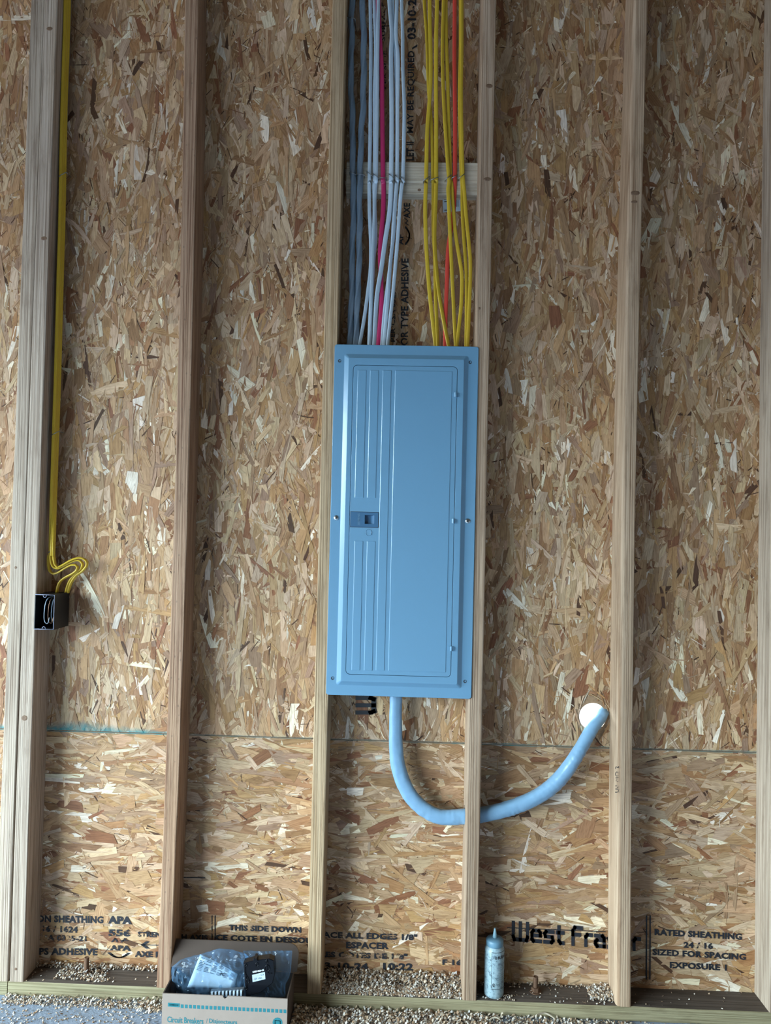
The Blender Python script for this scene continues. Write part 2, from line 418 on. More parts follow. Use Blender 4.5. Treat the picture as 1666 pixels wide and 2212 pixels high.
cut = cyl((HOLE.x,D-.03,HOLE.z),(HOLE.x,D+.05,HOLE.z),HOLE_R,40).build('c',None); boolean_cut(upper,cut); bpy.data.objects.remove(cut)

def strands(name, x0,x1,z0,z1, base_ang, count, seed, parent, hole=None, label=None, big=1.0):
    rng = random.Random(seed); V=[]; Fc=[]; UVs=[]; CC=[]; EE=[]
    pal = [((.44,.285,.165),30),((.57,.42,.285),15),((.50,.365,.24),16),((.31,.17,.085),16),((.40,.24,.115),12),((.25,.11,.055),4),((.07,.035,.022),1.2),((.74,.66,.54),6),((.335,.215,.14),8)]
    tot = sum(w for _,w in pal)
    for i in range(count):
        lay = i/count
        cx = rng.uniform(x0-.02,x1+.02); cz = rng.uniform(z0,z1)
        pt = noise.noise(Vector((cx*7,cz*7,seed)))
        if lay < .18: L = rng.uniform(.08,.16); w = rng.uniform(.018,.042); spread=.25
        elif lay < .34: L = rng.uniform(.05,.12); w = rng.uniform(.008,.022); spread=.35
        elif lay < .66: L = rng.uniform(.015,.08); w = rng.uniform(.0014,.0085); spread=.55
        elif lay < .76:
            L = rng.uniform(.06,.14)*(.8 if pt>.1 else 1); w = rng.uniform(.010,.034); spread=.22
            if pt>.22: continue
        elif lay < .82: L = rng.uniform(.04,.11); w = rng.uniform(.006,.015); spread=.38
        else:
            L = rng.uniform(.010,.050); w = rng.uniform(.0009,.0036); spread=.6
            if pt<-.12: continue
        if lay<.34 or .66<=lay<.82: L*=big; w*=big
        u = rng.random()
        ang = base_ang + (rng.gauss(0,spread) if rng.random()<.88 else rng.uniform(-1.6,1.6))
        r = rng.random()*tot
        for c,wt in pal:
            r -= wt
            if r <= 0: break
        if lay<.82 and c[0]<.1: c=(.36,.22,.12)
        if lay > .8 and rng.random()<.15: c = (.09,.045,.025)  # near-black slivers paint the shaded gaps between flakes
        k = rng.uniform(.82,1.14)*(1+.16*noise.noise(Vector((cx*4.3,cz*3.1,seed+5)))); c = (min(1,c[0]*k*rng.uniform(.96,1.04)), min(1,c[1]*k*.955), min(1,c[2]*k*.91*rng.uniform(.9,1.1)))
        if hole:
            bad=False
            for q_ in range(9):
                ss_=(q_/8-.5)*L
                if math.hypot(cx+ss_*math.cos(ang)-hole[0],cz+ss_*math.sin(ang)-hole[1]) < hole[2]+.001+w*.55: bad=True
            if bad: continue
        ca,sa = math.cos(ang),math.sin(ang)
        yb = D - .0002 - lay*.0016 - rng.uniform(0,.0002)
        tilt = rng.gauss(0,.045); tl2 = rng.gauss(0,.012)
        curve = rng.gauss(0,.022)*L
        n = 2 if L<.04 else (3 if L<.09 else 4)
        rag = rng.random()
        l0=rng.gauss(0,.12)*w*2; l1=rng.gauss(0,.12)*w*2; e0=rng.uniform(.82,1.0); e1=rng.uniform(.80,1.0)
        if rng.random()<.10: e0*=rng.uniform(.05,.5)
        if rng.random()<.12: e1*=rng.uniform(.05,.5)
        base=len(V); uo=rng.random()*40; vo=rng.random()*40
        for j in range(n+1):
            t=j/n; s=(t-.5)*L; cur=curve*(4*(t-.5)**2-.5)
            taper = e0+(1-e0)*min(1,t*3.5) if t<.5 else e1+(1-e1)*min(1,(1-t)*3.5)
            for side in (-1,1):
                q = side*w*.5*taper*rng.uniform(.93,1.03)+cur
                ss = s + ((l0*side) if j==0 else 0) + ((l1*side) if j==n else 0)
                X = cx+ss*ca-q*sa; Z = cz+ss*sa+q*ca
                if hole:
                    dd = math.hypot(X-hole[0],Z-hole[1])
                    if dd < hole[2]:
                        g=hole[2]/max(dd,1e-6); X=hole[0]+(X-hole[0])*g; Z=hole[1]+(Z-hole[1])*g
                Z = min(max(Z,z0),z1)
                V.append((X, yb + max(-.0012,min(.0012,q*tilt + ss*tl2)), Z)); UVs.append((ss+uo,q+vo)); CC.append(c); EE.append((w*500, .5+.5*side))
        for j in range(n): a=base+2*j; Fc.append((a,a+2,a+3,a+1))
    # keep only what lies in front of the board and behind nothing
    me = bpy.data.meshes.new(name); me.from_pydata(V,[],Fc); me.update()
    li = np.empty(len(me.loops),dtype=np.int32); me.loops.foreach_get('vertex_index',li)
    uvl = me.uv_layers.new(name='flake_uv'); uvl.data.foreach_set('uv', np.array(UVs,dtype=np.float32)[li].ravel())
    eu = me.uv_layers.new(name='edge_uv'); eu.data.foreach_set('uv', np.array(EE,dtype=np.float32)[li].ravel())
    ca_ = me.color_attributes.new('flake','FLOAT_COLOR','POINT')
    ca_.data.foreach_set('color', np.hstack([np.array(CC,dtype=np.float32),np.ones((len(CC),1),dtype=np.float32)]).ravel())
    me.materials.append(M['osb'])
    o = bpy.data.objects.new(name, me); COL.objects.link(o); o.parent=parent; o['kind']='stuff'
    if label: o['label']=label
    return o
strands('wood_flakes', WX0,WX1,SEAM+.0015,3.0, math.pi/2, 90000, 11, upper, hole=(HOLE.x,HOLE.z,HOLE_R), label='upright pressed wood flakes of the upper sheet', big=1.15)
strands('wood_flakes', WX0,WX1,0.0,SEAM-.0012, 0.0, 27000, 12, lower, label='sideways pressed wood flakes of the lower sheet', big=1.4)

# --- printing on the sheathing
PY = D-.0034
def A_(x,y): return (x/3.967, 1800+y/3.967)
def B_(x,y): return (330+x/4.503, 1900+y/4.503)
def C_(x,y): return (660+x/3.702, 1850+y/3.702)
def D_(x,y): return (1000+x/4.165, 1900+y/4.165)
def E_(x,y): return (1300+x/4.552, 1850+y/4.552)
def F_(x,y): return (680+x/3.967, y/3.967)
def G_(x,y): return (680+x/3.967, 330+y/3.967)
def H_(x,y): return (690+x/4.272, 730+y/4.272)
def I_(x,y): return (690+x/4.272, 1100+y/4.272)
def J_(x,y): return (780+x/2.872, 1480+y/2.872)
def K_(x,y): return (60+x/9.8, 1180+y/9.8)
def htext(s, fn, x0,x1, yt0,yb0, slope=0.03, mat='ink', bold=.045, par=None, space=1.05, ydep=None):
    dx=(x1-x0)*slope
    return decal('printed_text', text2d(s,bold,space), fn(x0,yb0), fn(x1,yb0+dx), fn(x0,yt0), ydep or PY, M[mat], par or lower)
htext('ON SHEATHING',A_,318,885,700,762,.02)
htext('16 / 1624',A_,365,665,790,845,.03,'ink_worn',.04)
htext('CSA 0325-21',A_,318,740,868,915,.03,'ink_worn',.03)
htext('PS ADHESIVE',A_,335,835,982,1042,.01)
htext('APA',A_,925,1130,708,775,.03,'ink',.06)
htext('556',A_,930,1120,820,882,.03,'ink_worn',.05)
htext('APA',A_,940,1120,958,1003,.03,'ink',.06)
htext('STRENGTH',A_,1180,1520,842,888,.03,'ink_worn',.04)
htext('AXE FORT',A_,1155,1530,1008,1060,.03)
def arc(x0,y0,x1,y1,sag,n=8): return [(x0+(x1-x0)*i/n, y0+(y1-y0)*i/n - sag*4*(i/n)*(1-i/n)) for i in range(n+1)]
decal('printed_mark', strokes2d([arc(0,.9,1,.9,.7)],.16), A_(935,1075),A_(1100,1078),A_(935,1020),PY,M['ink'],lower,norm=False)
decal('printed_mark', strokes2d([[(0,0),(1,1)]],.05), A_(880,1040),A_(945,1040),A_(880,965),PY,M['ink'],lower,norm=False)
decal('printed_mark', strokes2d([[(0,.2),(.2,.9),(.35,.2)],[(.5,.5),(1,.5)],[(.6,.2),(.9,.9)]],.12), A_(960,940),A_(1090,942),A_(960,895),PY,M['ink_worn'],lower,norm=False)
decal('printed_arrow', strokes2d([[(0,.5),(1,.5)],[(.12,.0),(0,.5),(.12,1)]],.11), A_(1225,985),A_(1560,992),A_(1225,928),PY,M['ink'],lower,norm=False)
htext('TH AXIS',B_,225,535,528,585,.04)
for xx in (575,605):
    decal('printed_bar', strokes2d([[(.5,0),(.5,1)]],.5), B_(xx-8,590),B_(xx+8,590),B_(xx-8,398),PY,M['ink_worn'],lower,norm=False)
htext('THIS SIDE DOWN',B_,740,1445,438,495,.035)
htext('CE COTE EN DESSOUS',B_,610,1600,533,590,.035)
decal('printed_bar', strokes2d([[(0,.5),(1,.5)]],.06), B_(290,55),B_(505,58),B_(290,-95),PY,M['ink'],lower,norm=False)
decal('printed_bar', strokes2d([[(0,.5),(1,.5)]],.12), B_(235,690),B_(380,692),B_(235,610),PY,M['ink'],lower,norm=False)
htext('SPACE ALL EDGES 1/8"',C_,60,895,598,648,.03)
htext('ESPACER',C_,325,665,683,736,.02)
htext('LES COTES DE 1/8"',C_,120,815,758,805,.03,'ink_worn',.05)
htext('03-10-24',C_,95,500,843,897,.03)
htext('10:22',C_,620,860,850,910,.02)
htext('F 16',C_,1095,1250,822,868,.03)
# the mill's name in heavy rounded stencil letters
def glyphs(seq, th):
    v=[]; f=[]; x=0
    G = {'W':(1.05,[[(0,1),(0,.18),(.08,0),(.97,0),(1.05,.18),(1.05,1)],[(.52,1),(.52,0)]]),
         'e':(.62,[[(.62,.0),(.1,0),(0,.1),(0,.5),(.1,.62),(.52,.62),(.62,.5),(.62,.34),(0,.34)]]),
         's':(.60,[[(.60,.62),(.1,.62),(0,.5),(.05,.34),(.55,.30),(.60,.1),(.5,0),(0,0)]]),
         't':(.42,[[(.12,.95),(.12,.12),(.22,0),(.42,0)],[(0,.62),(.42,.62)]]),
         'F':(.62,[[(0,0),(0,.8),(.14,1),(.62,1)],[(0,.58),(.48,.58)]]),
         'r':(.40,[[(0,0),(0,.5),(.1,.62),(.40,.62)]]),
         'a':(.62,[[(0,.62),(.5,.62),(.62,.5),(.62,0),(.1,0),(0,.12),(.0,.26),(.1,.36),(.62,.36)]]),
         ' ':(.08,[])}
    for ch in seq:
        w,S = G[ch]
        vv,ff = strokes2d([[(p[0]+x,p[1]) for p in s] for s in S], th); n=len(v); v+=vv; f+=[tuple(i+n for i in q) for q in ff]
        x += w + th + .09
    return v,f
decal('printed_text', glyphs('West Fraser',.235), D_(435,560),D_(1605,655),D_(435,362),PY,M['ink_heavy'],lower,'large black mill lettering')
decal('printed_bar', strokes2d([[(0,0),(1,0)]],.012), D_(405,433),D_(1280,470),D_(405,433-600),PY+.0004,M['ink_solid'],lower,norm=False)
for xx in (440,475):
    decal('printed_bar', strokes2d([[(.5,0),(.5,1)]],.5), E_(xx-14,1105),E_(xx+14,1105),E_(xx-12,685),PY,M['ink'],lower,norm=False)
htext('RATED SHEATHING',E_,520,1380,712,775,.055)
htext('24 / 16',E_,805,1095,838,898,.05)
htext('SIZED FOR SPACING',E_,500,1420,908,970,.055)
htext('EXPOSURE 1',E_,670,1230,1035,1098,.05)
def vtext(s, fn, xl,xr, ybot,ytop, mat='ink', bold=.03, lean=0):
    # reads upwards; glyph tops point left
    return decal('printed_text', text2d(s,bold,1.05), fn(xr,ybot), fn(xr+lean,ytop), fn(xl,ybot), PY, M[mat], upper)
vtext('03-10-24',F_,792,868,338,-60,'ink',.04,6)
vtext('\\',F_,835,880,425,380)
vtext('MAY BE REQUIRED',F_,788,856,1140,435,'ink',.02,10)
vtext('LET II',F_,785,850,1375,1215)
vtext('AXE',G_,762,818,562,432)
decal('printed_mark', strokes2d([arc(0,.5,1,.5,.4)],.14), G_(820,780),G_(820,640),G_(740,780),PY,M['ink'],upper,norm=False)
decal('printed_mark', strokes2d([[(0,.2),(.3,.7),(.6,.3),(1,.8)]],.12), G_(815,620),G_(815,560),G_(760,620),PY,M['ink'],upper,norm=False)
vtext('AF',G_,718,760,790,700)
vtext('FOR TYPE ADHESIVE',G_,735,800,1690,905,'ink',.03,6)
vtext('PER CSA 0325',G_,650,688,1620,1180,'ink_worn',.03,6)
vtext('SURFACE',F_,572,602,350,20,'ink_worn',.03,4)
vtext('PER SIDE',F_,585,612,760,430,'ink_worn',.03,4)
decal('printed_text', glyphs('W',.30), (814,1545),(814,1502),(768,1545),PY,M['ink_solid'],upper,'black stencilled letter turned on its side')
# barcode sticker behind the yellow cables
stk = decal('barcode_sticker', ([(0,0),(1,0),(1,1),(0,1)],[(0,1,2,3)]), G_(1100,512),G_(1250,500),G_(1095,330),PY-.0006,M['paper'],upper,'white barcode sticker')
rng = random.Random(5); bars=[]
x=.5
while x<.95: bars.append([(x,.22),(x,.95)]); x+=rng.uniform(.02,.05)
decal('barcode', strokes2d(bars,.012), G_(1100,512),G_(1250,500),G_(1095,330),PY-.0010,M['ink_solid'],stk,norm=False)
decal('barcode', strokes2d([[(.1,.10),(.3,.10)],[(.1,.5),(.4,.5)],[(.1,.6),(.35,.6)]],.04), G_(1100,512),G_(1250,500),G_(1095,330),PY-.0010,M['ink_solid'],stk,norm=False)

# --- studs: swept along their measured faces, slightly bowed and eased at the corners
def stud(rows, mat, label, rr=.0035, seed=0, left_round=0, zbot=.038):
    """rows: (photo row, left edge, right edge) of the front face"""
    pts=[]
    for (y,l,r) in rows:
        a=U(l,y,0); b=U(r,y,0); pts.append(((a.z+b.z)/2,(a.x+b.x)/2))
    pts.sort(); zs=[p[0] for p in pts]; xs=[p[1] for p in pts]
    # smooth low-order fit so that the stud is one real board
    deg = 2 if len(pts)>=4 else 1
    co = np.polyfit(zs,xs,deg); off=(seed*.61)%1*.04
    mb=MB(); v=[]; n=22; m=None; rng=random.Random(seed)
    Z0=zbot; Z1=2.92
    for k in range(n+1):
        z=Z0+(Z1-Z0)*k/n; zc=min(max(z,zs[0]-.1),zs[-1]+.15); xc=float(np.polyval(co,zc)); hw=.019*(1+rng.gauss(0,.006))
        ring=[]
        rl = rr+left_round; 
        cs=[(xc+hw-rr,0+rr,-90,rr),(xc+hw-rr,D-rr,0,rr),(xc-hw+rr,D-rr,90,rr),(xc-hw+rl,0+rl,180,rl)]
        for cx,cy,a0,R_ in cs:
            for i in range(4):
                a=math.radians(a0+90*i/3); ring.append((cx+R_*math.cos(a)+rng.gauss(0,.0001), cy+R_*math.sin(a), z))
        m=len(ring); v+=ring
    f=[]
    for k in range(n):
        for i in range(m): j=(i+1)%m; f.append((k*m+i,k*m+j,(k+1)*m+j,(k+1)*m+i))
    f.append(tuple(range(m))[::-1]); f.append(tuple(range(n*m,(n+1)*m)))
    mb.add(v,f); xo=float(np.polyval(co,1.3))
    o=autosmooth(mb.build('stud', mat, wall, origin=(xo-.019+off,0,0)),50)
    o.location.x += 0; o['label']=label
    return o, co
sA,_ = stud([(60,65,93),(700,42,70),(1540,8,37.5),(2100,-14,18.5)], M['stud_grey'], 'left board of the doubled stud at the left', seed=1)
sB,cB = stud([(60,94,120.5),(700,71,99.5),(1540,38.8,70),(2100,20,53)], M['stud_grey'], 'right board of the doubled stud, carrying the black outlet box', seed=2)
s2,c2 = stud([(60,400,427),(700,385,415),(1540,363,393),(2100,338.6,369)], M['stud_red'], 'reddish rough stud between the doubled stud and the panel', seed=3)
s3,c3 = stud([(60,716,744),(740,702,733),(2130,663,691.5)], M['stud_yellow'], 'yellowish stud behind the left edge of the grey panel', seed=4)
s4,c4 = stud([(60,1041,1073),(780,1026,1056),(2150,1000,1030)], M['stud'], 'stud behind the right edge of the panel, with the big cable run through it', seed=5, left_round=.003)
s5,c5 = stud([(60,1369,1399),(720,1350,1379),(1570,1339,1367),(2160,1332,1362.4)], M['stud'], 'stud right of the round hole, with a torn knot high up', seed=6, left_round=.008)
s6,_ = stud([(700,1676,1706),(2140,1664,1694)], M['stud_grey'], 'stud at the right edge of the view', seed=7)
for i,xx in enumerate((-1.45,-1.85,1.40,1.80)):
    o = s6.copy(); COL.objects.link(o); o.parent = wall; o.location.x = s6.location.x + (xx-.99); o['label']='further stud of the same wall outside the view'
# knots
def knot(px,py,rx,rz,par,co=None,torn=False):
    c=U(px,py,0); v=[(c.x,-.0012,c.z)]; n=18; f=[]
    for ring,(s,y) in enumerate(((.45,-.0005 if not torn else .001),(.75,-.0010),(1.0,.0004))):
        for i in range(n): a=2*math.pi*i/n; q=1+.12*noise.noise(Vector((px+i*.7,py,ring))); v.append((c.x+rx*s*q*math.cos(a), y, c.z+rz*s*q*math.sin(a)))
    f+=[(0,1+i,1+(i+1)%n) for i in range(n)]
    for r in range(2):
        for i in range(n): j=(i+1)%n; f.append((1+r*n+i,1+(r+1)*n+i,1+(r+1)*n+j,1+r*n+j))
    o=mk('knot',v,f,M['knot'],par,True); o.matrix_parent_inverse=par.matrix_world.inverted(); return o
bpy.context.view_layer.update()
def reparent(o,par):
    o.parent=par; o.matrix_parent_inverse=Matrix.Translation(-Vector(par.location)); return o
for (px,py,rx,rz,par) in ((1057,186,.010,.0065,s4),(1053,387,.011,.0055,s4),(1036,666,.0035,.004,s4),(1373,417,.0125,.007,s5),(1371,436,.009,.004,s5),(53,1551,.009,.008,sB),(95,515,.009,.006,sB),(34,2093,.004,.004,sB),(34,1226,.0035,.004,sA),(107,62,.009,.006,sB)):
    reparent(knot(px,py,rx,rz,par),par)
# hole through the fourth stud for the big cable
CABP = [J_(*p) for p in ((215,20),(215,75),(213,200),(215,350),(226,480),(262,600),(322,702),(400,772),(500,816),(640,812),(760,800),(900,768),(1030,722),(1150,655),(1250,562),(1330,450),(1390,350),(1440,262),(1482,205),(1500,170))]
cz = U(*J_(700,806),.045)
cut = cyl((cz.x-.08,.045,cz.z-.003),(cz.x+.08,.045,cz.z+.009),.0235,28).build('c',None)
cut.data.transform(Matrix.Identity(4)); boolean_cut(s4,cut); bpy.data.objects.remove(cut)
s4['label']='stud behind the right edge of the panel, with the big cable run through it'

# sole plate: two lengths butting under the doubled stud
def plate(x0,x1,name_label,seed):
    mb=MB(); v=[]; f=[]
    g=.0025; prof=[(g,0),(0,g),(0,.038-g),(g,.038),(D-.001,.038),(D-.001,0)]
    n=40
    for k in range(n+1):
        x=x0+(x1-x0)*k/n
        for i,(y,z) in enumerate(prof): v.append((x,y+(noise.noise(Vector((x*9,i,seed)))*.0012 if i<4 else 0),z+(noise.noise(Vector((x*7,seed,2)))*.0009 if i in(2,3) else 0)-(0)))
    m=len(prof)
    for k in range(n):
        for i in range(m): j=(i+1)%m; f.append((k*m+i,(k+1)*m+i,(k+1)*m+j,k*m+j))
    f.append(tuple(range(m))); f.append(tuple(range(n*m,(n+1)*m))[::-1])
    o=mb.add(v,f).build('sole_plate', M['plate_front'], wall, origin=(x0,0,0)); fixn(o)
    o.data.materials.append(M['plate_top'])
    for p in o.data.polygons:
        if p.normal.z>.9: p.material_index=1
    o['label']=name_label
    return o
jx = U(16,2138,0).x
plate(jx+.0012,WX1,'greenish treated sole plate under the studs',1)
plate(WX0,jx-.0012,'short end of treated sole plate at the lower left',2)
MB().box(WX0,WX1,0,D-.001,2.92,2.958).build('top_plate', M['stud'], wall)

# blocking board across the bay above the panel
bx0=U(748,385,.051).x; bx1=U(1036,385,.051).x
zt=U(890,350,.051).z; zb=U(890,419,.051).z
blk = loft([(bx0,bx1,zb,zt,.002,D-.002),(bx0,bx1,zb,zt,.002,.0520),(bx0+.0015,bx1-.0015,zb+.0015,zt-.0015,.002,.0505)],True,True).build('blocking_board', M['block'], wall, origin=((bx0),.051,zb))
fixn(blk); blk['label']='pale new wooden block nailed across the bay above the panel'
kk=U(*G_(897,318),.0500); v=[(kk.x,.0503,kk.z)]+[(kk.x+.005*math.cos(a),.0503,kk.z+.004*math.sin(a)) for a in [i*.5236 for i in range(12)]]
reparent(mk('knot',v,[(0,1+i,1+(i+1)%12) for i in range(12)],M['knot'],blk),blk)

# ------------------------------------------------------------------ ELECTRICAL PANEL
PF=-.004
tlc=U(722,744,PF); brc=U(1019.5,1509,PF); trc=U(1033.5,748,PF); blc=U(705.5,1502,PF)
X0=(tlc.x+blc.x)/2; X1=(trc.x+brc.x)/2; Z1=(tlc.z+trc.z)/2; Z0=(blc.z+brc.z)/2
print('panel', X0,X1,Z0,Z1, tlc,blc,trc,brc)
pan = empty('breaker_panel',((X0+X1)/2,0,Z0)); tag(pan,'tall blue-grey steel breaker panel with ribbed door, mounted between two studs','electrical panel')
def padd(o,par=pan):
    o.parent=par; o.matrix_parent_inverse=Matrix.Translation(-Vector(pan.location)); return o
def child(o,par):
    o.parent=par; o.matrix_parent_inverse=Matrix.Identity(4); return o
PP=-.0128   # platform face
def ux(a,y): return U(*a,y)
# platform rectangle (measured at its face and at its foot)
pl_t=ux(H_(255,190),PP); pl_r=ux(H_(1322,900),PP); pl_b=ux(I_(700,1592),PP); pl_l=ux(I_(225,0),PP)
px0=(ux(H_(255,400),PP).x+ux(I_(214,1400),PP).x)/2; px1=(ux(H_(1330,400),PP).x+ux(I_(1278,1400),PP).x)/2
pz1=ux(H_(780,192),PP).z; pz0=ux(I_(720,1600),PP).z
bv=.0115
dx0=(ux(H_(303,500),PP).x+ux(I_(252,1300),PP).x)/2; dx1=(ux(H_(1268,500),PP).x+ux(I_(1224,1400),PP).x)/2
dz1=ux(H_(780,256),PP).z; dz0=ux(I_(740,1538),PP).z
R_=.0115
e=.0015
n=6
cov = loft([(X0,X1,Z0,Z1,.007,-.0005),(X0,X1,Z0,Z1,.007,PF+.0012),(X0+.0012,X1-.0012,Z0+.0012,Z1-.0012,.0065,PF),
      (px0-bv-.002,px1+bv+.002,pz0-bv-.002,pz1+bv+.002,.006,PF),(px0-bv,px1+bv,pz0-bv,pz1+bv,.006,PF-.0004),
      (px0-.0014,px1+.0014,pz0-.0014,pz1+.0014,.004,PP+.0010),(px0-.0002,px1+.0002,pz0-.0002,pz1+.0002,.004,PP+.0001),(px0+.0010,px1-.0010,pz0+.0010,pz1-.0010,.004,PP),
      (dx0-.0006,dx1+.0006,dz0-.0006,dz1+.0006,R_+.0004,PP),(dx0,dx1,dz0,dz1,R_,PP+.0005),(dx0,dx1,dz0,dz1,R_,PP+.006)],False,True).build('cover',M['panel'])
fixn(cov); autosmooth(cov,60); padd(cov)
cov['label']='blue-grey steel front cover with a raised centre'
# door
g=.0011
PD=PP-.0004
door = loft([(dx0+g,dx1-g,dz0+g,dz1-g,R_-g,PP+.0055),(dx0+g,dx1-g,dz0+g,dz1-g,R_-g,PD+.0008),(dx0+g+.0007,dx1-g-.0007,dz0+g+.0007,dz1-g-.0007,R_-g-.0005,PD)],True,True).build('door',M['panel'])
fixn(door); autosmooth(door,60); padd(door); door['label']='hinged door with pressed upright ribs'
def rib(a,b,c,d):
    """a: top-left px, b: top-right px, c,d: bottom-left, bottom-right px"""
    A,B,C,Dd=[U(*q,PD) for q in (a,b,c,d)]
    x0=(A.x+C.x)/2; x1=(B.x+Dd.x)/2; z1=(A.z+B.z)/2; z0=(C.z+Dd.z)/2
    h=.0011; w=.0016
    o=loft([(x0-.0006,x1+.0006,z0-.0006,z1+.0006,.0012,PD+.0002),(x0,x1,z0,z1,.0012,PD-.0001),(x0+w*.5,x1-w*.5,z0+w*.5,z1-w*.5,.001,PD-h*.75),(x0+w,x1-w,z0+w,z1-w,.001,PD-h)],False,True,3).build('rib',M['panel'])
    fixn(o); autosmooth(o,70); o.parent=door; return o
ribs=[(H_(348,295),H_(432,297),H_(333,1475),H_(412,1477)),(H_(462,297),H_(545,299),H_(448,1477),H_(526,1479)),
      (I_(322,290),I_(403,293),I_(300,1485),I_(378,1487)),(I_(437,293),I_(517,296),I_(415,1488),I_(492,1490)),
      (H_(577,297),H_(660,300),I_(530,1488),I_(608,1492)),(H_(692,300),H_(1220,306),I_(645,1495),I_(1176,1503))]
for r in ribs:
    o=rib(*r)
for o in (cov,door): pass
# children of the door keep world coordinates: the door mesh itself sits at the panel's frame
# latch
la,lb,lc=U(*H_(290,1605),PD),U(*H_(545,1612),PD),U(*H_(288,1742),PD)
lx0,lx1,lz1,lz0=la.x,lb.x,(la.z+lb.z)/2,lc.z
sx0,sx1=U(*H_(420,1670),PD).x,U(*H_(507,1670),PD).x; sz1,sz0=U(*H_(460,1636),PD).z,U(*H_(460,1716),PD).z
mb=MB()
YL=PD-.0010
mb.add([(lx0,PD+.001,lz0),(lx1,PD+.001,lz0),(lx1,PD+.001,lz1),(lx0,PD+.001,lz1),(lx0,YL,lz0),(lx1,YL,lz0),(lx1,YL,lz1),(lx0,YL,lz1),
        (sx0,YL,sz0),(sx1,YL,sz0),(sx1,YL,sz1),(sx0,YL,sz1),(sx0,YL+.010,sz0+.0005),(sx1-.010,YL+.010,sz0+.0005),(sx1-.010,YL+.010,sz1-.0005),(sx0,YL+.010,sz1-.0005)],
       [(0,1,5,4),(1,2,6,5),(2,3,7,6),(3,0,4,7),(4,5,9,8),(5,6,10,9),(6,7,11,10),(7,4,8,11),(8,9,13,12),(9,10,14,13),(10,11,15,14),(11,8,12,15),(12,13,14,15)])
# the latch pocket needs an opening in the door and cover face
latch=mb.build('latch',M['latch']); latch.parent=door; latch['label']='dark blue plastic thumb latch'
cut=MB().box(sx0-.0008,sx1+.0008,PD-.01,PD+.030,sz0-.0008,sz1+.0008).build('c',None)
pm=cov.matrix_parent_inverse.copy()
boolean_cut(door,cut); boolean_cut(cov,cut); bpy.data.objects.remove(cut)
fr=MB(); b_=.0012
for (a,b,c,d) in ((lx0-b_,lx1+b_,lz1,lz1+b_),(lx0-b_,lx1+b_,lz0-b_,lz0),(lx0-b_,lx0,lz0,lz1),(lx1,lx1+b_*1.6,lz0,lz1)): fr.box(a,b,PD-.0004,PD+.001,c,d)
o=fr.build('latch_gap_shade',M['panel_shadow']); o.parent=door  # solid dark frame, paints the shade around the latch
def world_text(s,A,B,C,mat,par,bold=.02,label=None):
    o=decal_pts('embossed_text',text2d(s,bold,1.05),A,B,C,mat,par,label); return o
ta=U(*H_(374,1728),YL-.0002); tb=U(*H_(374,1620),YL-.0002); tcc=U(*H_(354,1728),YL-.0002)
for q in (ta,tb,tcc): q.y=YL-.0002
M['emboss']=plain('paler_embossed_letters',(.10,.20,.30),.4)  # letters a little paler than the latch
world_text('SIEMENS',ta,tb,tcc,M['emboss'],latch)
# lock emblem ring pressed in the door
ec=U(*I_(455,215),PD); ring=[]
for i in range(25): a=math.radians(35+290*i/24); ring.append(Vector((ec.x+.0082*math.cos(a),PD-.0003,ec.z+.0088*math.sin(a))))
def tube(P,r,n=6,step=.003): return sweep(P,r,r,None,step,n,power=1)
o=tube(ring,.0006).build('embossed_ring',M['panel'],None,True); o.parent=door
o=tube([Vector((ec.x+.0062,PD-.0006,ec.z+.0055)),Vector((ec.x+.0084,PD-.0008,ec.z+.001)),Vector((ec.x+.0068,PD-.0008,ec.z-.001)),Vector((ec.x+.0078,PD-.0006,ec.z-.0062))],.0008).build('embossed_ring',M['panel'],None,True); o.parent=door
# hinges
for (cx,cy) in ((985.4,852.9),(980.2,1125.6),(976,1400.8)):
    c=U(cx,cy,PD); mb=MB(); w,h=.0085,.0062
    v=[];f=[];nn=8
    for zz in (-h,h):
        for i in range(nn+1):
            a=math.pi*i/nn; v.append((c.x-.001-.0042*math.cos(a), PD-.0003-.0050*math.sin(a), c.z+zz))
    for i in range(nn): f.append((i,i+1,nn+2+i,nn+1+i))
    f.append(tuple(range(nn+1))[::-1]); f.append(tuple(range(nn+1,2*nn+2)))
    mb.add(v,f); mb.box(c.x-w,c.x-.004,PD-.0024,PD+.0003,c.z-h,c.z+h); mb.box(c.x+.0022,c.x+w*.85,PD-.0012,PD+.0003,c.z-h*.8,c.z+h*.8)
    o=mb.build('hinge',M['panel']); fixn(o); padd(o)
# screws
def screw(cx,cy,r,y,mat,hole=False):
    c=U(cx,cy,y); mb=MB(); n=20; v=[];f=[]
    prof=[(r,0),(r,-.0008),(r*.85,-.0020),(r*.5,-.0028),(.0,-.0031)]
    for rr,dy in prof[:-1]:
        for i in range(n): a=2*math.pi*i/n; v.append((c.x+rr*math.cos(a),y+dy,c.z+rr*math.sin(a)))
    v.append((c.x,y-.0031,c.z)); k=len(prof)-1
    for q in range(k-1):
        for i in range(n): j=(i+1)%n; f.append((q*n+i,q*n+j,(q+1)*n+j,(q+1)*n+i))
    f+=[((k-1)*n+i,(k-1)*n+(i+1)%n,k*n) for i in range(n)]
    o=mb.add(v,f).build('screw',mat,None,True); fixn(o); padd(o)
    sl=MB(); 
    for ang in (.5,.5+math.pi/2):
        ca,sa=math.cos(ang),math.sin(ang); L=r*.6; t=r*.13
        sl.add([(c.x+ca*L*s1-sa*t*s2, y-.0033, c.z+sa*L*s1+ca*t*s2) for s1,s2 in ((-1,-1),(1,-1),(1,1),(-1,1))],[(0,1,2,3)])
    p=sl.build('screw_slot_shade',M['panel_shadow']); p.parent=o  # flat dark cross, shade of the slot as colour
    return o
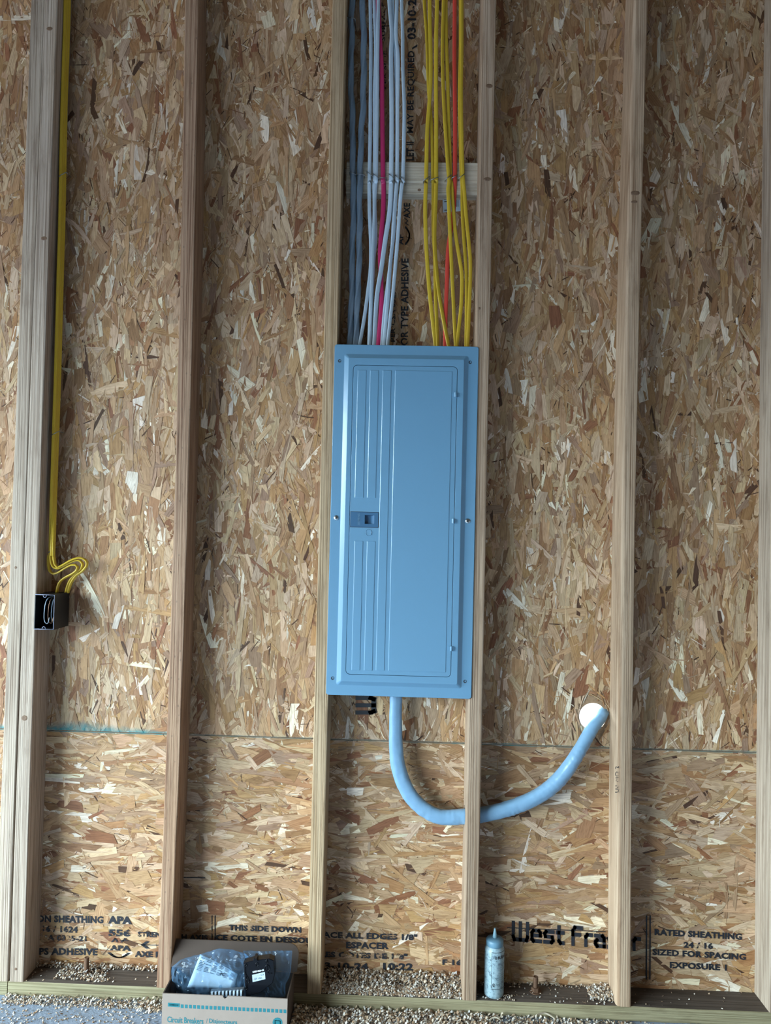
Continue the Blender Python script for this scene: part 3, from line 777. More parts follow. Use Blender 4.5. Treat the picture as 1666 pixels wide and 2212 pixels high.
screw(726.7,1118.6,.0070,PF,M['zinc']); screw(1010.7,1125.6,.0070,PF,M['zinc'])
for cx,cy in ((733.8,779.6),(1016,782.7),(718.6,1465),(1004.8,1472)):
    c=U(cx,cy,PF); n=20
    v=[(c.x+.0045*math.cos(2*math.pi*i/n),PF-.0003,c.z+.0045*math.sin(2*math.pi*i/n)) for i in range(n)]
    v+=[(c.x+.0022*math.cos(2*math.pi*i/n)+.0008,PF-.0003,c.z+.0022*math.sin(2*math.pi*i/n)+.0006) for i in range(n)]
    padd(mk('screw_hole_shade',v,[(i,(i+1)%n,n+(i+1)%n,n+i) for i in range(n)],M['panel_shadow']))  # flat dark ring painted as the shade in each hole
# enclosure between the studs
ex0=.019+max(np.polyval(c3,1.75),np.polyval(c3,.85))+.004; ex1=min(np.polyval(c4,1.75),np.polyval(c4,.85))-.019-.004
enc=MB(); th=.0015; ez0,ez1=Z0+.012,Z1-.012; ey1=.086
enc.box(ex0,ex1,ey1-th,ey1,ez0,ez1); enc.box(ex0,ex0+th,-.0004,ey1,ez0,ez1); enc.box(ex1-th,ex1,-.0004,ey1,ez0,ez1)
enc.box(ex0,ex1,-.0004,ey1,ez0,ez0+th); enc.box(ex0,ex1,-.0004,ey1,ez1-th,ez1)
o=enc.build('enclosure',M['panel']); padd(o); o['label']='steel box recessed behind the cover'
# all panel children were modelled in world coordinates
for o in list(bpy.data.objects):
    if o.parent in (door,cov,latch): o.matrix_parent_inverse=Matrix.Identity(4)

# ------------------------------------------------------------------ CABLES above the panel
ZIN = Z1-.020   # cables end just inside the enclosure
def cable(name, Fp, Gp, mat, a, b, y, tw, label, group, ymid=None, yend=.040):
    P=[]
    up = F_(Fp[0][0]+(Fp[0][0]-Fp[1][0])*.2, -320)
    P.append(U(*up,y))
    for p in Fp: P.append(U(*F_(*p),y))
    L=len(Gp)
    for i,p in enumerate(Gp):
        t=(i+1)/L; yy = y if t<.25 else y+(yend-y)*((t-.25)/.75)
        if ymid is not None: yy += (ymid-y)*math.sin(math.pi*t)
        P.append(U(*G_(*p),yy))
    last=P[-1].copy(); pr=P[-2]; d=(last-pr).normalized(); P.append(last+d*.03)
    o=fixn(sweep(P,a,b,tw,.010,12).build(name,M[mat],None,True))
    tag(o,label,'cable',group); return o
tz=lambda base,amp,fr,ph=0: (lambda t: base*.45+.55*amp*math.sin(fr*t*6.283+ph))
grp='cables coming down into the panel'
def served(name,Fp,Gp,label,y):
    P=[U(*F_(Fp[0][0],-320),y)]+[U(*F_(*p),y) for p in Fp]+[U(*G_(*p),y) for p in Gp]
    P.append(P[-1]+(P[-1]-P[-2]).normalized()*.03)
    o=fixn(sweep(P,.0078,.0074,None,.006,24,lobes=3,lobe_amp=.19,lobe_rate=60,power=1).build(name,M['grey'],None,True)); tag(o,label,'cable',grp)
served('twisted_cable',[(322,0),(315,150),(318,350),(310,560),(312,750),(320,900),(325,1050),(325,1250),(328,1490)],[(330,250),(332,450),(330,650),(318,900),(322,1100),(312,1350),(300,1640)],'twisted dark grey cable nearest the left stud',.041)
served('twisted_cable',[(405,0),(418,200),(420,500),(415,900),(402,1100),(392,1400),(388,1560)],[(386,300),(385,450),(385,700),(378,1000),(365,1300),(352,1640)],'twisted grey-blue cable, second from the left stud',.042)
wa,wb=.0052,.0026
cable('white_cable',[(475,0),(482,400),(478,800),(475,1200),(468,1560)],[(468,250),(470,500),(482,800),(478,1000),(455,1200),(420,1450),(386,1640)],'white',wa,wb,.0455,tz(.5,.5,1.2),'pale cable right beside the two twisted grey ones',grp)
cable('white_cable',[(510,0),(524,400),(514,800),(515,1200),(514,1560)],[(510,250),(512,500),(505,720),(498,900),(485,1200),(466,1640)],'white',wa,wb,.0478,tz(.3,.4,1.5,1),'pale cable hugging the left side of the pink one, rear of the pair',grp)
cable('white_cable',[(546,0),(540,400),(536,800),(532,1200),(527,1560)],[(524,250),(516,450),(524,700),(508,900),(492,1200),(474,1640)],'white',wa,wb,.0405,tz(.9,.4,1.1,2),'pale cable hugging the left side of the pink one, front of the pair',grp,ymid=.050)
cable('pink_cable',[(545,0),(560,350),(575,600),(578,900),(582,1200),(587,1560)],[(590,250),(590,450),(576,650),(562,850),(568,1050),(572,1300),(547,1640)],'pink',.0066,.0030,.0470,tz(.1,.15,1),'single magenta-pink cable among the pale ones',grp,ymid=.052)
cable('white_cable',[(640,0),(662,280),(655,450),(657,700),(660,1000),(658,1300),(655,1560)],[(656,250),(642,500),(605,750),(570,1000),(532,1250),(512,1640)],'white',.0064,.0026,.0405,tz(.3,.5,1.3,.5),'pale cable just right of the pink one, crossing it lower down',grp)
cable('white_cable',[(668,0),(676,300),(692,450),(704,900),(704,1200),(703,1560)],[(700,250),(678,500),(664,800),(630,1100),(600,1350),(576,1640)],'white',wa,wb,.0475,tz(.7,.5,1.1,3),'pale cable rear of the middle pair right of the pink one',grp)
cable('white_cable',[(705,0),(697,300),(714,500),(710,900),(710,1200),(707,1560)],[(706,250),(690,450),(676,700),(648,950),(628,1250),(592,1640)],'white',wa,wb,.0405,tz(.5,.5,1.4,1.4),'pale cable front of the middle pair right of the pink one',grp)
cable('white_cable',[(745,0),(755,300),(757,600),(768,900),(765,1200),(756,1560)],[(752,250),(735,400),(714,700),(698,900),(672,1200),(645,1450),(626,1640)],'white',wa,wb,.0405,tz(.6,.4,1.2,.2),'rightmost pale cable, bordering the bare gap',grp)
ya,yb_=.0052,.0026
Y='yellow'
cable('yellow_cable',[(985,0),(990,300),(995,600),(985,850),(966,1100),(958,1400),(956,1560)],[(955,250),(948,450),(952,700),(966,950),(990,1250),(1034,1640)],Y,.0056,yb_,.0405,tz(.15,.25,1,1),'leftmost yellow cable at the cross block',grp)
cable('yellow_cable',[(940,0),(960,300),(970,600),(982,850),(1002,1100),(1012,1400),(1013,1560)],[(1016,250),(1016,450),(1018,700),(1030,900),(1035,1200),(1055,1640)],Y,ya,yb_,.0470,tz(.8,.3,1,1),'second yellow cable, crossing behind the first',grp,ymid=.052)
cable('yellow_cable',[(1050,0),(1042,300),(1040,700),(1042,1000),(1042,1400),(1042,1560)],[(1042,250),(1036,450),(1028,720),(1040,950),(1065,1200),(1102,1420),(1145,1640)],Y,.0056,yb_,.0405,tz(.4,.5,1,2.5),'third yellow cable, ending apart at the panel top',grp)
cable('yellow_cable',[(1105,0),(1096,400),(1100,700),(1108,900),(1126,1200),(1148,1500),(1153,1560)],[(1144,300),(1152,500),(1168,850),(1183,1150),(1197,1450),(1208,1640)],Y,ya,yb_,.0405,tz(.5,.4,1.2),'yellow cable passing in front of the red one on its left',grp)
cable('yellow_cable',[(1125,0),(1130,400),(1138,600),(1146,1000),(1156,1300),(1165,1560)],[(1172,250),(1185,450),(1208,700),(1240,900),(1262,1060),(1256,1300),(1236,1500),(1220,1640)],Y,ya,yb_,.0465,tz(.2,.5,1,1),'yellow cable bowing right after crossing the red one',grp)
cable('red_cable',[(1200,0),(1198,500),(1203,1000),(1203,1300),(1201,1560)],[(1200,300),(1192,480),(1165,680),(1142,850),(1134,1100),(1122,1400),(1118,1640)],'red',.0058,.0028,.0465,tz(.3,.25,1),'single red cable among the yellow ones',grp,ymid=.054)
cable('yellow_cable',[(1250,0),(1250,400),(1243,800),(1249,1200),(1258,1500),(1262,1560)],[(1264,300),(1266,500),(1280,750),(1298,1000),(1302,1300),(1298,1640)],Y,ya,yb_,.0460,tz(.9,.3,1),'left one of the last yellow pair beside the right stud',grp,ymid=.052)
cable('yellow_cable',[(1262,0),(1262,400),(1256,800),(1262,1200),(1270,1500),(1274,1560)],[(1283,330),(1297,520),(1322,780),(1335,950),(1330,1200),(1312,1640)],Y,ya,yb_,.0405,tz(.5,.4,1,1),'rightmost yellow cable, beside the right stud',grp)
# staples over the cables at the block
def staple(p0,p1,label,y=.0385,yb=.051,group='wire staples on the cross block'):
    a=U(*p0,y); b=U(*p1,y); a2=a.copy(); a2.y=yb; b2=b.copy(); b2.y=yb
    mbx=MB()
    for q0,q1 in ((a2,a),(a,b),(b,b2)):
        c=cyl(q0,q1,.0011,6); mbx.add(c.v,c.f)
    o=mbx.build('cable_staple',M['galv'],None,True); tag(o,label,'staple',group)
for x0,y0,x1,y1,l in ((298,165,352,185,'wire staple over the darkest twisted cable'),(362,180,425,190,'wire staple over the second twisted cable'),(447,158,490,195,'wire staple over the first pale cable'),(500,178,545,215,'wire staple over the pale pair left of the pink cable'),(556,214,618,216,'level wire staple over the pink cable'),(635,180,682,220,'wire staple over the pale cable right of the pink one'),(690,190,728,232,'wire staple over the middle pale pair'),(738,205,780,248,'wire staple over the rightmost pale cable'),(932,238,985,202,'wire staple over the leftmost yellow cable'),(996,232,1060,208,'wire staple over the second yellow pair'),(1120,228,1170,190,'wire staple over the yellow pair left of the red cable'),(1176,216,1222,188,'wire staple over the red cable'),(1236,218,1285,180,'wire staple over the last yellow pair')):
    staple(G_(x0,y0),G_(x1,y1),l,y=.0345 if x0>430 else .0310)
staple(F_(282,145),F_(345,160),'wire staple over the darkest twisted cable near the top of the view',y=.032,yb=.088,group=None)

# ------------------------------------------------------------------ big service cable
P=[]
for i,p in enumerate(CABP):
    t=i/(len(CABP)-1); y=.045
    if t>.8: y=.045+(t-.8)/.2*.055
    if i==len(CABP)-1: y=.100
    P.append(U(*p,y))
P.append(P[-1]+Vector((.012,.05,.004)))
WSIDE=math.pi
def wr(s,an):
    return .15*min(1,max(0,(s-.08)/.15))*min(1,max(0,(.86-s)/.12)) + .06*abs(noise.noise(Vector((s*70,2,an*.4))))*(1 if s>.15 else .3)+.04*noise.noise(Vector((s*38,math.cos(an)*1.6,math.sin(an)*1.6)))+.05*math.sin(s*330+8*noise.noise(Vector((s*20,1,1))))*max(0,math.cos(an-WSIDE))*max(0,noise.noise(Vector((s*16,3,3)))+.35)*min(1,max(0,(s-.2)*6))
sv=sweep(P,.0172,.0160,None,.003,40,lobes=3,lobe_amp=.07,lobe_rate=5,power=.92,wr=wr).build('service_cable',None,None,True); fixn(sv)
t=NT('grey_blue_service_jacket'); c=t.coord(); n1=t.noise(c,60,4); t.set(Base_Color=t.mix(n1,(.17,.32,.49),(.23,.39,.56)),Roughness=.30); t.bump(n1,.25,.003); sv.data.materials.clear(); sv.data.materials.append(t.m)
tag(sv,'thick light-blue grey cable looping from the panel bottom to the round hole','cable')

# ------------------------------------------------------------------ outlet box on the doubled stud
by0,by1=-.012,.076
a=U(*K_(150,1000),by0); b=U(*K_(570,1040),by0); c=U(*K_(555,1780),by0); d=U(*K_(130,1750),by0)
ox1=(b.x+c.x)/2; oz1=(a.z+b.z)/2; oz0=(c.z+d.z)/2; ox0=max((a.x+d.x)/2, float(np.polyval(cB,oz0))+.0195)
print('box', ox0,ox1,oz0,oz1)
ob=empty('outlet_box',((ox0+ox1)/2,0,oz0)); tag(ob,'black plastic single outlet box fixed to the doubled stud, wires inside','electrical box')
th=.0022; m=MB()
m.box(ox0,ox0+th,by0,by1,oz0,oz1); m.box(ox1-th,ox1,by0,by1,oz0,oz1); m.box(ox0+th,ox1-th,by0,by1,oz0,oz0+th); m.box(ox0+th,ox1-th,by0,by1,oz1-th,oz1); m.box(ox0+th,ox1-th,by1-th,by1,oz0+th,oz1-th)
o=m.build('shell',M['blackm'],ob); o.matrix_parent_inverse=Matrix.Translation(-ob.location)
rim=[(ox0+.001,oz0+.001),(ox1-.002,oz0+.001),(ox1-.0008,oz0+.004),(ox1-.0008,oz1-.004),(ox1-.002,oz1-.0008),(ox0+.001,oz1-.0008)]
m=MB()
for p,q in zip(rim,rim[1:]):
    cc=cyl((p[0],by0,p[1]),(q[0],by0,q[1]),.0009,6); m.add(cc.v,cc.f)
for zz,sg in ((oz1-.0015,-1),(oz0+.0015,1)):
    cx=(ox0+ox1)/2; pp=[Vector((cx-.005,by0,zz)),Vector((cx-.0035,by0,zz+sg*.005)),Vector((cx,by0,zz+sg*.0068)),Vector((cx+.0035,by0,zz+sg*.005)),Vector((cx+.005,by0,zz))]
    tt=tube(pp,.0009); m.add(tt.v,tt.f)
o=m.build('rim',M['blackrim'],ob,True); o.matrix_parent_inverse=Matrix.Translation(-ob.location); o['label']='pale front rim with two screw ears'
for k,(dx,mat) in enumerate(((-.004,'white'),(.003,'copper'),(.008,'white'),(.012,'blackrim'))):
    cx=(ox0+ox1)/2+dx; y=.01+.008*k
    pp=[Vector((cx+.006,y+.03,oz1-.008)),Vector((cx+.002,y,oz1-.013)),Vector((cx-.002,y-.006,oz1-.03)),Vector((cx-.004,y-.006,oz0+.035)),Vector((cx-.002,y-.004,oz0+.018)),Vector((cx+.004,y,oz0+.014)),Vector((cx+.006,y+.004,oz0+.03))]
    o=tube(pp,.0013).build('wire',M[mat],ob,True); o.matrix_parent_inverse=Matrix.Translation(-ob.location)
# yellow cables to the box
def K2(pts,ys,mat,label,a=.0052,b=.0026,tw=None,top=None,ytop=.045):
    tops=[(top,-90),(top-3,60),(top-9,240),(top-13,460),(top-17,600),(top-23,820),(top-31,1060)]
    P=[U(x,y,ytop) for x,y in tops]
    for i,p in enumerate(pts): P.append(U(*K_(*p),ys[0]+(ys[1]-ys[0])*i/(len(pts)-1)))
    o=fixn(sweep(P,a,b,tw,.006,12).build('yellow_cable',M[mat],None,True)); tag(o,label,'cable','cables down to the outlet box'); return o
edge=lambda t: .3 if t<.80 else 1.25
def ease(t0):
    def f(t):
        k=min(1,max(0,(t-t0)/.05)); return .95+k*.4 if t<.985 else 1.3
    return f
K2([(478,60),(446,200),(438,400),(468,520),(540,578),(640,555),(800,455),(930,392),(1010,390),(1058,440),(1040,505),(960,575),(800,660),(690,745),(642,850),(615,985)],(.040,.050),'yellow','yellow cable on the doubled stud with the shortest bend, entering the box alone',tw=ease(.86),top=143,ytop=.038)
K2([(512,60),(490,200),(505,360),(560,450),(640,470),(720,440),(850,370),(1000,302),(1100,302),(1165,380),(1145,460),(1050,560),(940,665),(860,800),(808,985)],(.030,.062),'yellow','middle yellow cable to the outlet box, nested inside the longest bend',tw=ease(.86),top=147,ytop=.046)
K2([(548,60),(548,200),(580,380),(625,440),(720,405),(890,305),(1020,255),(1130,245),(1235,300),(1255,400),(1165,520),(1030,620),(940,740),(885,860),(850,985)],(.024,.066),'yellow','yellow cable with the longest outer bend into the outlet box',tw=ease(.86),top=151,ytop=.054)
for (x0,y0,x1,y1,l) in ((128,380,143,372,'dark staple over the yellow cables high on the doubled stud'),(111,940,126,932,'dark staple over the yellow cables halfway down the doubled stud'),(104,1194,119,1182,'dark staple over the yellow cables just above their bend')):
    staple((x0,y0),(x1,y1),l,y=.030,yb=.060,group=None)
# bent nail on the reddish stud
a=U(372,932,-.001); pp=[Vector((a.x,.006,a.z)),Vector((a.x+.001,-.006,a.z-.002)),Vector((a.x+.006,-.016,a.z-.012)),Vector((a.x+.012,-.018,a.z-.020))]
tag(tube(pp,.0011).build('bent_nail',M['rust'],None,True),'small bent nail sticking out of the reddish stud','nail')
# grade stamp on the fifth stud
so=decal('grade_stamp', text2d('UP NO.2',.01,1.1), (1337,1712),(1337,1655),(1329,1712), -.0006, M['ink_worn'], s5); reparent(so,s5)

# ------------------------------------------------------------------ anchor bolts
def bolt(px,pyb,pyt,label,nut):
    b=UZ(px,pyb,.038); h=.044 if not nut else .040
    root=empty('anchor_bolt',b); tag(root,label,'bolt','anchor bolts through the sole plate')
    m=MB(); prof=[(.0062,.0)]
    z=.0
    while z<h: prof+= [(.0066,z+.0005),(.0058,z+.0013)]; z+=.0018
    prof.append((.0050,h)); lathe(prof,14).build('shank',M['rust'],root,True)
    if nut:
        lathe([(.016,0),(.016,.002)],20).build('washer',M['rust'],root)
        lathe([(.011,.002),(.011,.012),(.0095,.0125)],6).build('nut',M['rust'],root)
    else:
        lathe([(.009,0),(.009,.006),(.0085,.0065)],6).build('nut',M['rust'],root)
bolt(186.5,2103,2072,'plain rusty anchor bolt in sawdust, in the bay right of the doubled stud',False)
bolt(1157,2142,2110,'rusty anchor bolt with a nut, standing right of the white bottle',True)

# ------------------------------------------------------------------ bottle
bb=UZ(1067,2149,.038); bb.y+=.0; 
rad=.0265
root=empty('squeeze_bottle',(bb.x,max(bb.y,.032),.038)); tag(root,'smudged white squeeze bottle with blue-grey nozzle cap standing on the sole plate','bottle')
hb=U(1067,2042,root.location.y).z-.038
lathe([(rad*.86,0),(rad*.97,.003),(rad,.008),(rad,hb-.010),(rad*.96,hb-.004),(rad*.80,hb+.001),(rad*.74,hb+.004)],32).build('body',M['bottle'],root,True)
lathe([(rad*.84,hb+.0025),(rad*.88,hb+.004),(rad*.88,hb+.016),(rad*.80,hb+.019),(rad*.42,hb+.0215),(rad*.28,hb+.022)],32).build('cap',M['cap'],root,True)
lathe([(.0062,hb+.0205),(.0050,hb+.030),(.0026,hb+.044),(.0018,hb+.046)],20).build('nozzle',M['nozzle'],root,True)
def wrap(vf,a0,a1,z0,z1,mat,norm=True,dr=.0003):
    v,f=vf
    if norm:
        xs=[p[0] for p in v]; ys=[p[1] for p in v]; x0,x1,y0,y1=min(xs),max(xs),min(ys),max(ys); v=[((p[0]-x0)/(x1-x0),(p[1]-y0)/(y1-y0)) for p in v]
    P=[]
    for a,b in v:
        an=math.radians(-90+a0+(a1-a0)*a); P.append(((rad+dr)*math.cos(an),(rad+dr)*math.sin(an),z0+(z1-z0)*b))
    mk('label_print',P,f,mat,root)
# frame of the label, starts left of centre and runs round to the right
fr_=[[(0,.03),(0,.97)],[(i/12,1.0) for i in range(13)],[(i/12,0) for i in range(13)],[(1,.03),(1,.97)]]
wrap(strokes2d(fr_,.012),-22,112,.028,.124,M['ink_solid'],False)
wrap(text2d('BURNDY',.04,1.05),12,92,.107,.115,M['ink_solid'])
wrap(strokes2d([[(.5+.5*math.cos(a),.5+.5*math.sin(a)) for a in [i*.5236 for i in range(13)]],[(.2,.2),(.8,.8)],[(.2,.8),(.8,.2)]],.16),-5,8,.106,.115,M['ink_solid'])
wrap(text2d('PENETROX',.02,1.05),14,80,.090,.0945,M['print_grey'])
rng=random.Random(3)
for k in range(7):
    z=.083-.0055*k+(-.004 if k>1 else 0); x0=rng.uniform(4,18)
    wrap(text2d('oxide inhibiting'[:rng.randint(9,16)],.0,1.0),x0,x0+rng.uniform(45,60),z,z+.0024,M['print_grey'])
wrap(strokes2d([[(.5+.5*math.cos(a),.5+.5*math.sin(a)) for a in [i*.5236 for i in range(13)]]],.12),-16,-2,.034,.044,M['ink_solid'])
wrap(text2d('UL',.04),-13,-5,.036,.042,M['ink_solid'])
m=strokes2d([[(0,k/5),(1,k/5)] for k in range(6)],.08); wrap(m,42,62,.038,.052,M['print_grey'],False)

# ------------------------------------------------------------------ carton of breakers
fy=-.125; bky=-.012
a=U(*B_(95,1105),fy); b=U(*B_(1312,1163),fy)
cx0,cx1=a.x,b.x; ch=(a.z+b.z)/2
print('carton',cx0,cx1,ch, UZ(*B_(1388,935),ch))
ct=empty('carton',((cx0+cx1)/2,fy,0)); tag(ct,'open cardboard carton of circuit breakers on the floor against the sole plate','box')
def cadd(o,par=None):
    o.parent=par or ct
    o.matrix_parent_inverse=Matrix.Translation(-ct.location) if par is None else Matrix.Identity(4)
    return o
t_=.003
nx=(cx0+cx1)/2+.001
# front with thumb notch
fv=[(cx0,0),(cx1,0),(cx1,ch-.001),(nx+.008,ch)]; 
for i in range(7): an=math.pi*(i)/6; fv.append((nx+.0055*math.cos(an),ch-.0065*math.sin(an)))
fv+=[(nx-.008,ch),(cx0,ch)]
n=len(fv); V=[(x,fy,z) for x,z in fv]+[(x,fy+t_,z) for x,z in fv]
front=cadd(mk('front_panel',V,[tuple(range(n)),tuple(range(n,2*n))[::-1]]+[(i,n+i,n+(i+1)%n,(i+1)%n) for i in range(n)],M['card']))
fixn(front)
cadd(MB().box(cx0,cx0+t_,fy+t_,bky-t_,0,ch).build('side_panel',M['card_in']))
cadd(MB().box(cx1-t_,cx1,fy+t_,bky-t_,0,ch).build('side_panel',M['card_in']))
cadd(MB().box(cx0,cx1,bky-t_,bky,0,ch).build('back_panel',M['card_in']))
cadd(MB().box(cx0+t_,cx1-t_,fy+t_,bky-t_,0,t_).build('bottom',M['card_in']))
# rear flap leaning into the stud bay
fl0=float(np.polyval(c2,.1))+.021
flt=U(*B_(1000,606),.030).z
fx1=U(*B_(1416,800),.01).x
base=[(fl0,0),(fx1-.004,0),(fx1,.02),(fx1,.6)]
for i in range(7): an=math.pi/2*i/6; base.append((fx1-.028+.028*math.cos(an),.62+.38*math.sin(an)))
base+=[(fl0,1.0)]
V=[];n=len(base)
for off in (0,.0028):
    for x,s in base: V.append((x, -.011+.040*s+off, ch+(flt-ch)*s))
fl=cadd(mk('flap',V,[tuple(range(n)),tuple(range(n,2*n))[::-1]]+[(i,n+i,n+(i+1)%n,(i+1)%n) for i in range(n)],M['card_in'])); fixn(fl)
# print on the front
def ctp(px,y=fy-.0003): return U(*B_(*px),y)
def cdec(vf,bl,br,tl,mat,norm=True,name='printed_text'): 
    o=decal_pts(name,vf,ctp(bl),ctp(br),ctp(tl),M[mat],front,None,norm); o.matrix_parent_inverse=Matrix.Identity(4); return o
sq=([(0,0),(1,0),(1,1),(0,1)],[(0,1,2,3)])
cdec(sq,(147,1235),(262,1242),(148,1198),'teal_print',name='printed_block')
cdec(text2d('SIEMENS',.02),(160,1226),(250,1231),(161,1209),'paper')
x=272
for k in range(26):
    y0=1208+ (x-147)*.0490
    cdec(sq,(x,y0+35),(x+27,y0+36.5),(x,y0),'teal_print',name='printed_block'); x+=40.0
cdec(text2d('Circuit Breakers',.02),(140,1388),(492,1407),(141,1330),'teal_print')
cdec(text2d('/',.0),(520,1396),(530,1397),(521,1352),'teal_print')
cdec(text2d('Disjoncteurs',.02),(548,1408),(820,1424),(549,1352),'teal_print')
cdec(([(.5+.5*math.cos(i*.5236),.5+.5*math.sin(i*.5236)) for i in range(12)],[tuple(range(12))]),(1165,1440),(1262,1444),(1166,1340),'teal_print',name='printed_block')
cdec(strokes2d([[(0,0),(1,0),(1,1),(0,1),(0,0)]],.14),(1190,1412),(1240,1414),(1190,1372),'paper',False,name='printed_block')

# contents: two clear bags, a leaflet, a black breaker, a grey terminal bar
def bag(outline, yc, dep, seed, label, amp=.007):
    P=[U(*B_(*p),yc) for p in outline]
    n=len(P); pts=[]
    N=84
    L=[0]
    for i in range(n): L.append(L[-1]+(P[(i+1)%n]-P[i]).length)
    for k in range(N):
        s=L[-1]*k/N; i=max(j for j in range(n) if L[j]<=s); q=(s-L[i])/(L[i+1]-L[i]); pts.append(P[i].lerp(P[(i+1)%n],q))
    c=sum(pts,Vector())/N; V=[];Fc=[];R=22
    for side in (-1,1):
        base=len(V)
        for r in range(R+1):
            q=r/R
            for k in range(N):
                p=c.lerp(pts[k],q); h=math.sqrt(max(0,1-q**2.2))*dep
                w=noise.noise(Vector((p.x*34+seed,p.z*34,side*3)))
                w2=abs(noise.noise(Vector((p.x*75+seed,p.z*60,side*5+9))))*2-.4
                y=p.y+side*(h*(.8+.5*w)) + (amp*(w+ .8*w2))*(.3+.7*q if q<1 else .4)
                V.append((p.x,min(y,-.016) if side>0 else y,p.z))
        for r in range(R):
            for k in range(N):
                j=(k+1)%N; Fc.append((base+r*N+k,base+r*N+j,base+(r+1)*N+j,base+(r+1)*N+k))
    o=mk('plastic_bag',V,Fc,M['bag'],None,False); autosmooth(o,22); tag(o,label,'bag','clear bags in the carton'); return o
bag([(190,1010),(178,900),(185,850),(270,780),(450,730),(560,700),(640,667),(780,682),(900,720),(1000,800),(960,960),(900,1150),(700,1145),(450,1135),(230,1115),(150,1090)],-.068,.018,3.0,'clear plastic bag at the left of the carton, holding the white leaflet')
bag([(880,690),(1060,700),(1200,694),(1358,690),(1352,780),(1345,880),(1330,950),(1290,1020),(1290,1140),(1130,1150),(950,1150),(960,1000),(930,850)],-.058,.014,9.0,'crumpled shiny plastic bag at the right of the carton, behind the black breaker')
# leaflet
la=U(*B_(335,1050),-.070); lb=U(*B_(790,1075),-.060); lc=U(*B_(462,727),-.060); ld=U(*B_(826,920),-.056)
V=[];Fc=[];n=10
for j in range(n+1):
    for i in range(n+1):
        a_=la.lerp(lb,i/n); b_=lc.lerp(ld,i/n); p=a_.lerp(b_,j/n); p.y+= .004*math.sin(i/n*3.1)*1-.003*math.sin(j/n*3.1)
        V.append(p)
for j in range(n):
    for i in range(n): q=j*(n+1)+i; Fc.append((q,q+1,q+n+2,q+n+1))
lf=mk('leaflet',V,Fc,M['paper'],None,True)
sm=lf.modifiers.new('s','SOLIDIFY'); sm.thickness=.0004
tag(lf,'white instruction leaflet with fine print inside the left bag','paper')
def onleaf(s,t_,off=.0008):
    a_=la.lerp(lb,s); b_=lc.lerp(ld,s); p=a_.lerp(b_,t_); p.y+=.004*math.sin(s*3.1)-.003*math.sin(t_*3.1)-off; return p
rng=random.Random(8); V=[];Fc=[]
for col in range(6):
    for row in range(9):
        s0=.05+col*.155; tt=.93-row*.045
        if rng.random()<.18: continue
        s1=s0+rng.uniform(.09,.13); b0=len(V)
        V+=[onleaf(s0,tt),onleaf(s1,tt),onleaf(s1,tt+.022),onleaf(s0,tt+.022)]; Fc.append((b0,b0+1,b0+2,b0+3))
mk('small_print',V,Fc,M['print_grey'],lf)
o=decal_pts('printed_text',text2d('PC',.05),onleaf(.60,.60,.001),onleaf(.70,.62,.001),onleaf(.60,.72,.001),M['ink_solid'],lf)
# breaker
bp=[(880,815),(975,790),(985,765),(1008,765),(1012,785),(1130,770),(1178,790),(1188,920),(1165,1010),(1050,1100),(905,1150),(893,1000)]
br=empty('circuit_breaker',U(1000/4.503+330,1150/4.503+1900,-.09)); tag(br,'black moulded circuit breaker propped up among the bags in the carton','circuit breaker')
YB=-.098
def badd(o): o.matrix_parent_inverse=Matrix.Translation(-br.location); return o
def prism(pts,y0,y1,bev=.0015):
    P0=[U(*B_(*p),y0) for p in pts]; c=sum(P0,Vector())/len(P0)
    P1=[Vector((p.x,y0,p.z)) for p in P0]; fr=[p.lerp(c,.03) for p in P1]
    bk=[Vector((p.x,y1,p.z)) for p in P1]; mid=[Vector((p.x,y0+bev,p.z)) for p in P1]
    n=len(pts); V=fr+mid+bk
    f=[tuple(range(n))]+[(k*n+i,(k+1)*n+i,(k+1)*n+(i+1)%n,k*n+(i+1)%n) for k in range(2) for i in range(n)]+[tuple(range(2*n,3*n))[::-1]]
    return MB().add(V,f)
o=prism(bp,YB,YB+.022).build('case',M['black'],br); fixn(o); badd(o)
o=prism([(990,770),(1012,768),(1016,790),(992,796)],YB-.004,YB+.01).build('toggle',M['black'],br); fixn(o); badd(o)
for (x,y,r) in ((905,830,10),(1015,825,14),(1115,860,24),(925,985,16),(908,1055,12),(1110,800,12)):
    c=U(*B_(x,y),YB); rr=r/4.503/850
    ring=[Vector((c.x+rr*math.cos(i*.5236),YB-.0008,c.z+rr*1.25*math.sin(i*.5236))) for i in range(13)]
    o=tube(ring,.0008).build('rivet',M['black'],br,True); badd(o)
for pts in (((1110,775),(1120,905),(1160,910)),((890,900),(930,960),(935,1010)),((895,830),(912,1000),(905,1080))):
    o=tube([U(*B_(*p),YB-.0006) for p in pts],.0010).build('moulded_ridge',M['black'],br,True); badd(o)
def bdec(vf,bl,br_,tl,mat,name='printed_text',dy=.0006):
    A,B,C=[U(*B_(*q),YB-dy) for q in (bl,br_,tl)]; o=decal_pts(name,vf,A,B,C,M[mat],br); badd(o)
bdec(text2d('SIEMENS',.03),(972,909),(1084,888),(970,892),'mark_white')
bdec(sq,(972,998),(1096,968),(967,928),'paper','rating_label')
bdec(text2d('QT 15A',.03),(985,980),(1065,966),(982,962),'print_grey',dy=.001)
bdec(strokes2d([[(0,.9),(.6,.9)],[(0,.5),(.3,.5)],[(.75,.7),(1,.7),(1,1),(.75,1),(.75,.7)]],.05),(985,955),(1080,935),(982,938),'print_grey',dy=.001)
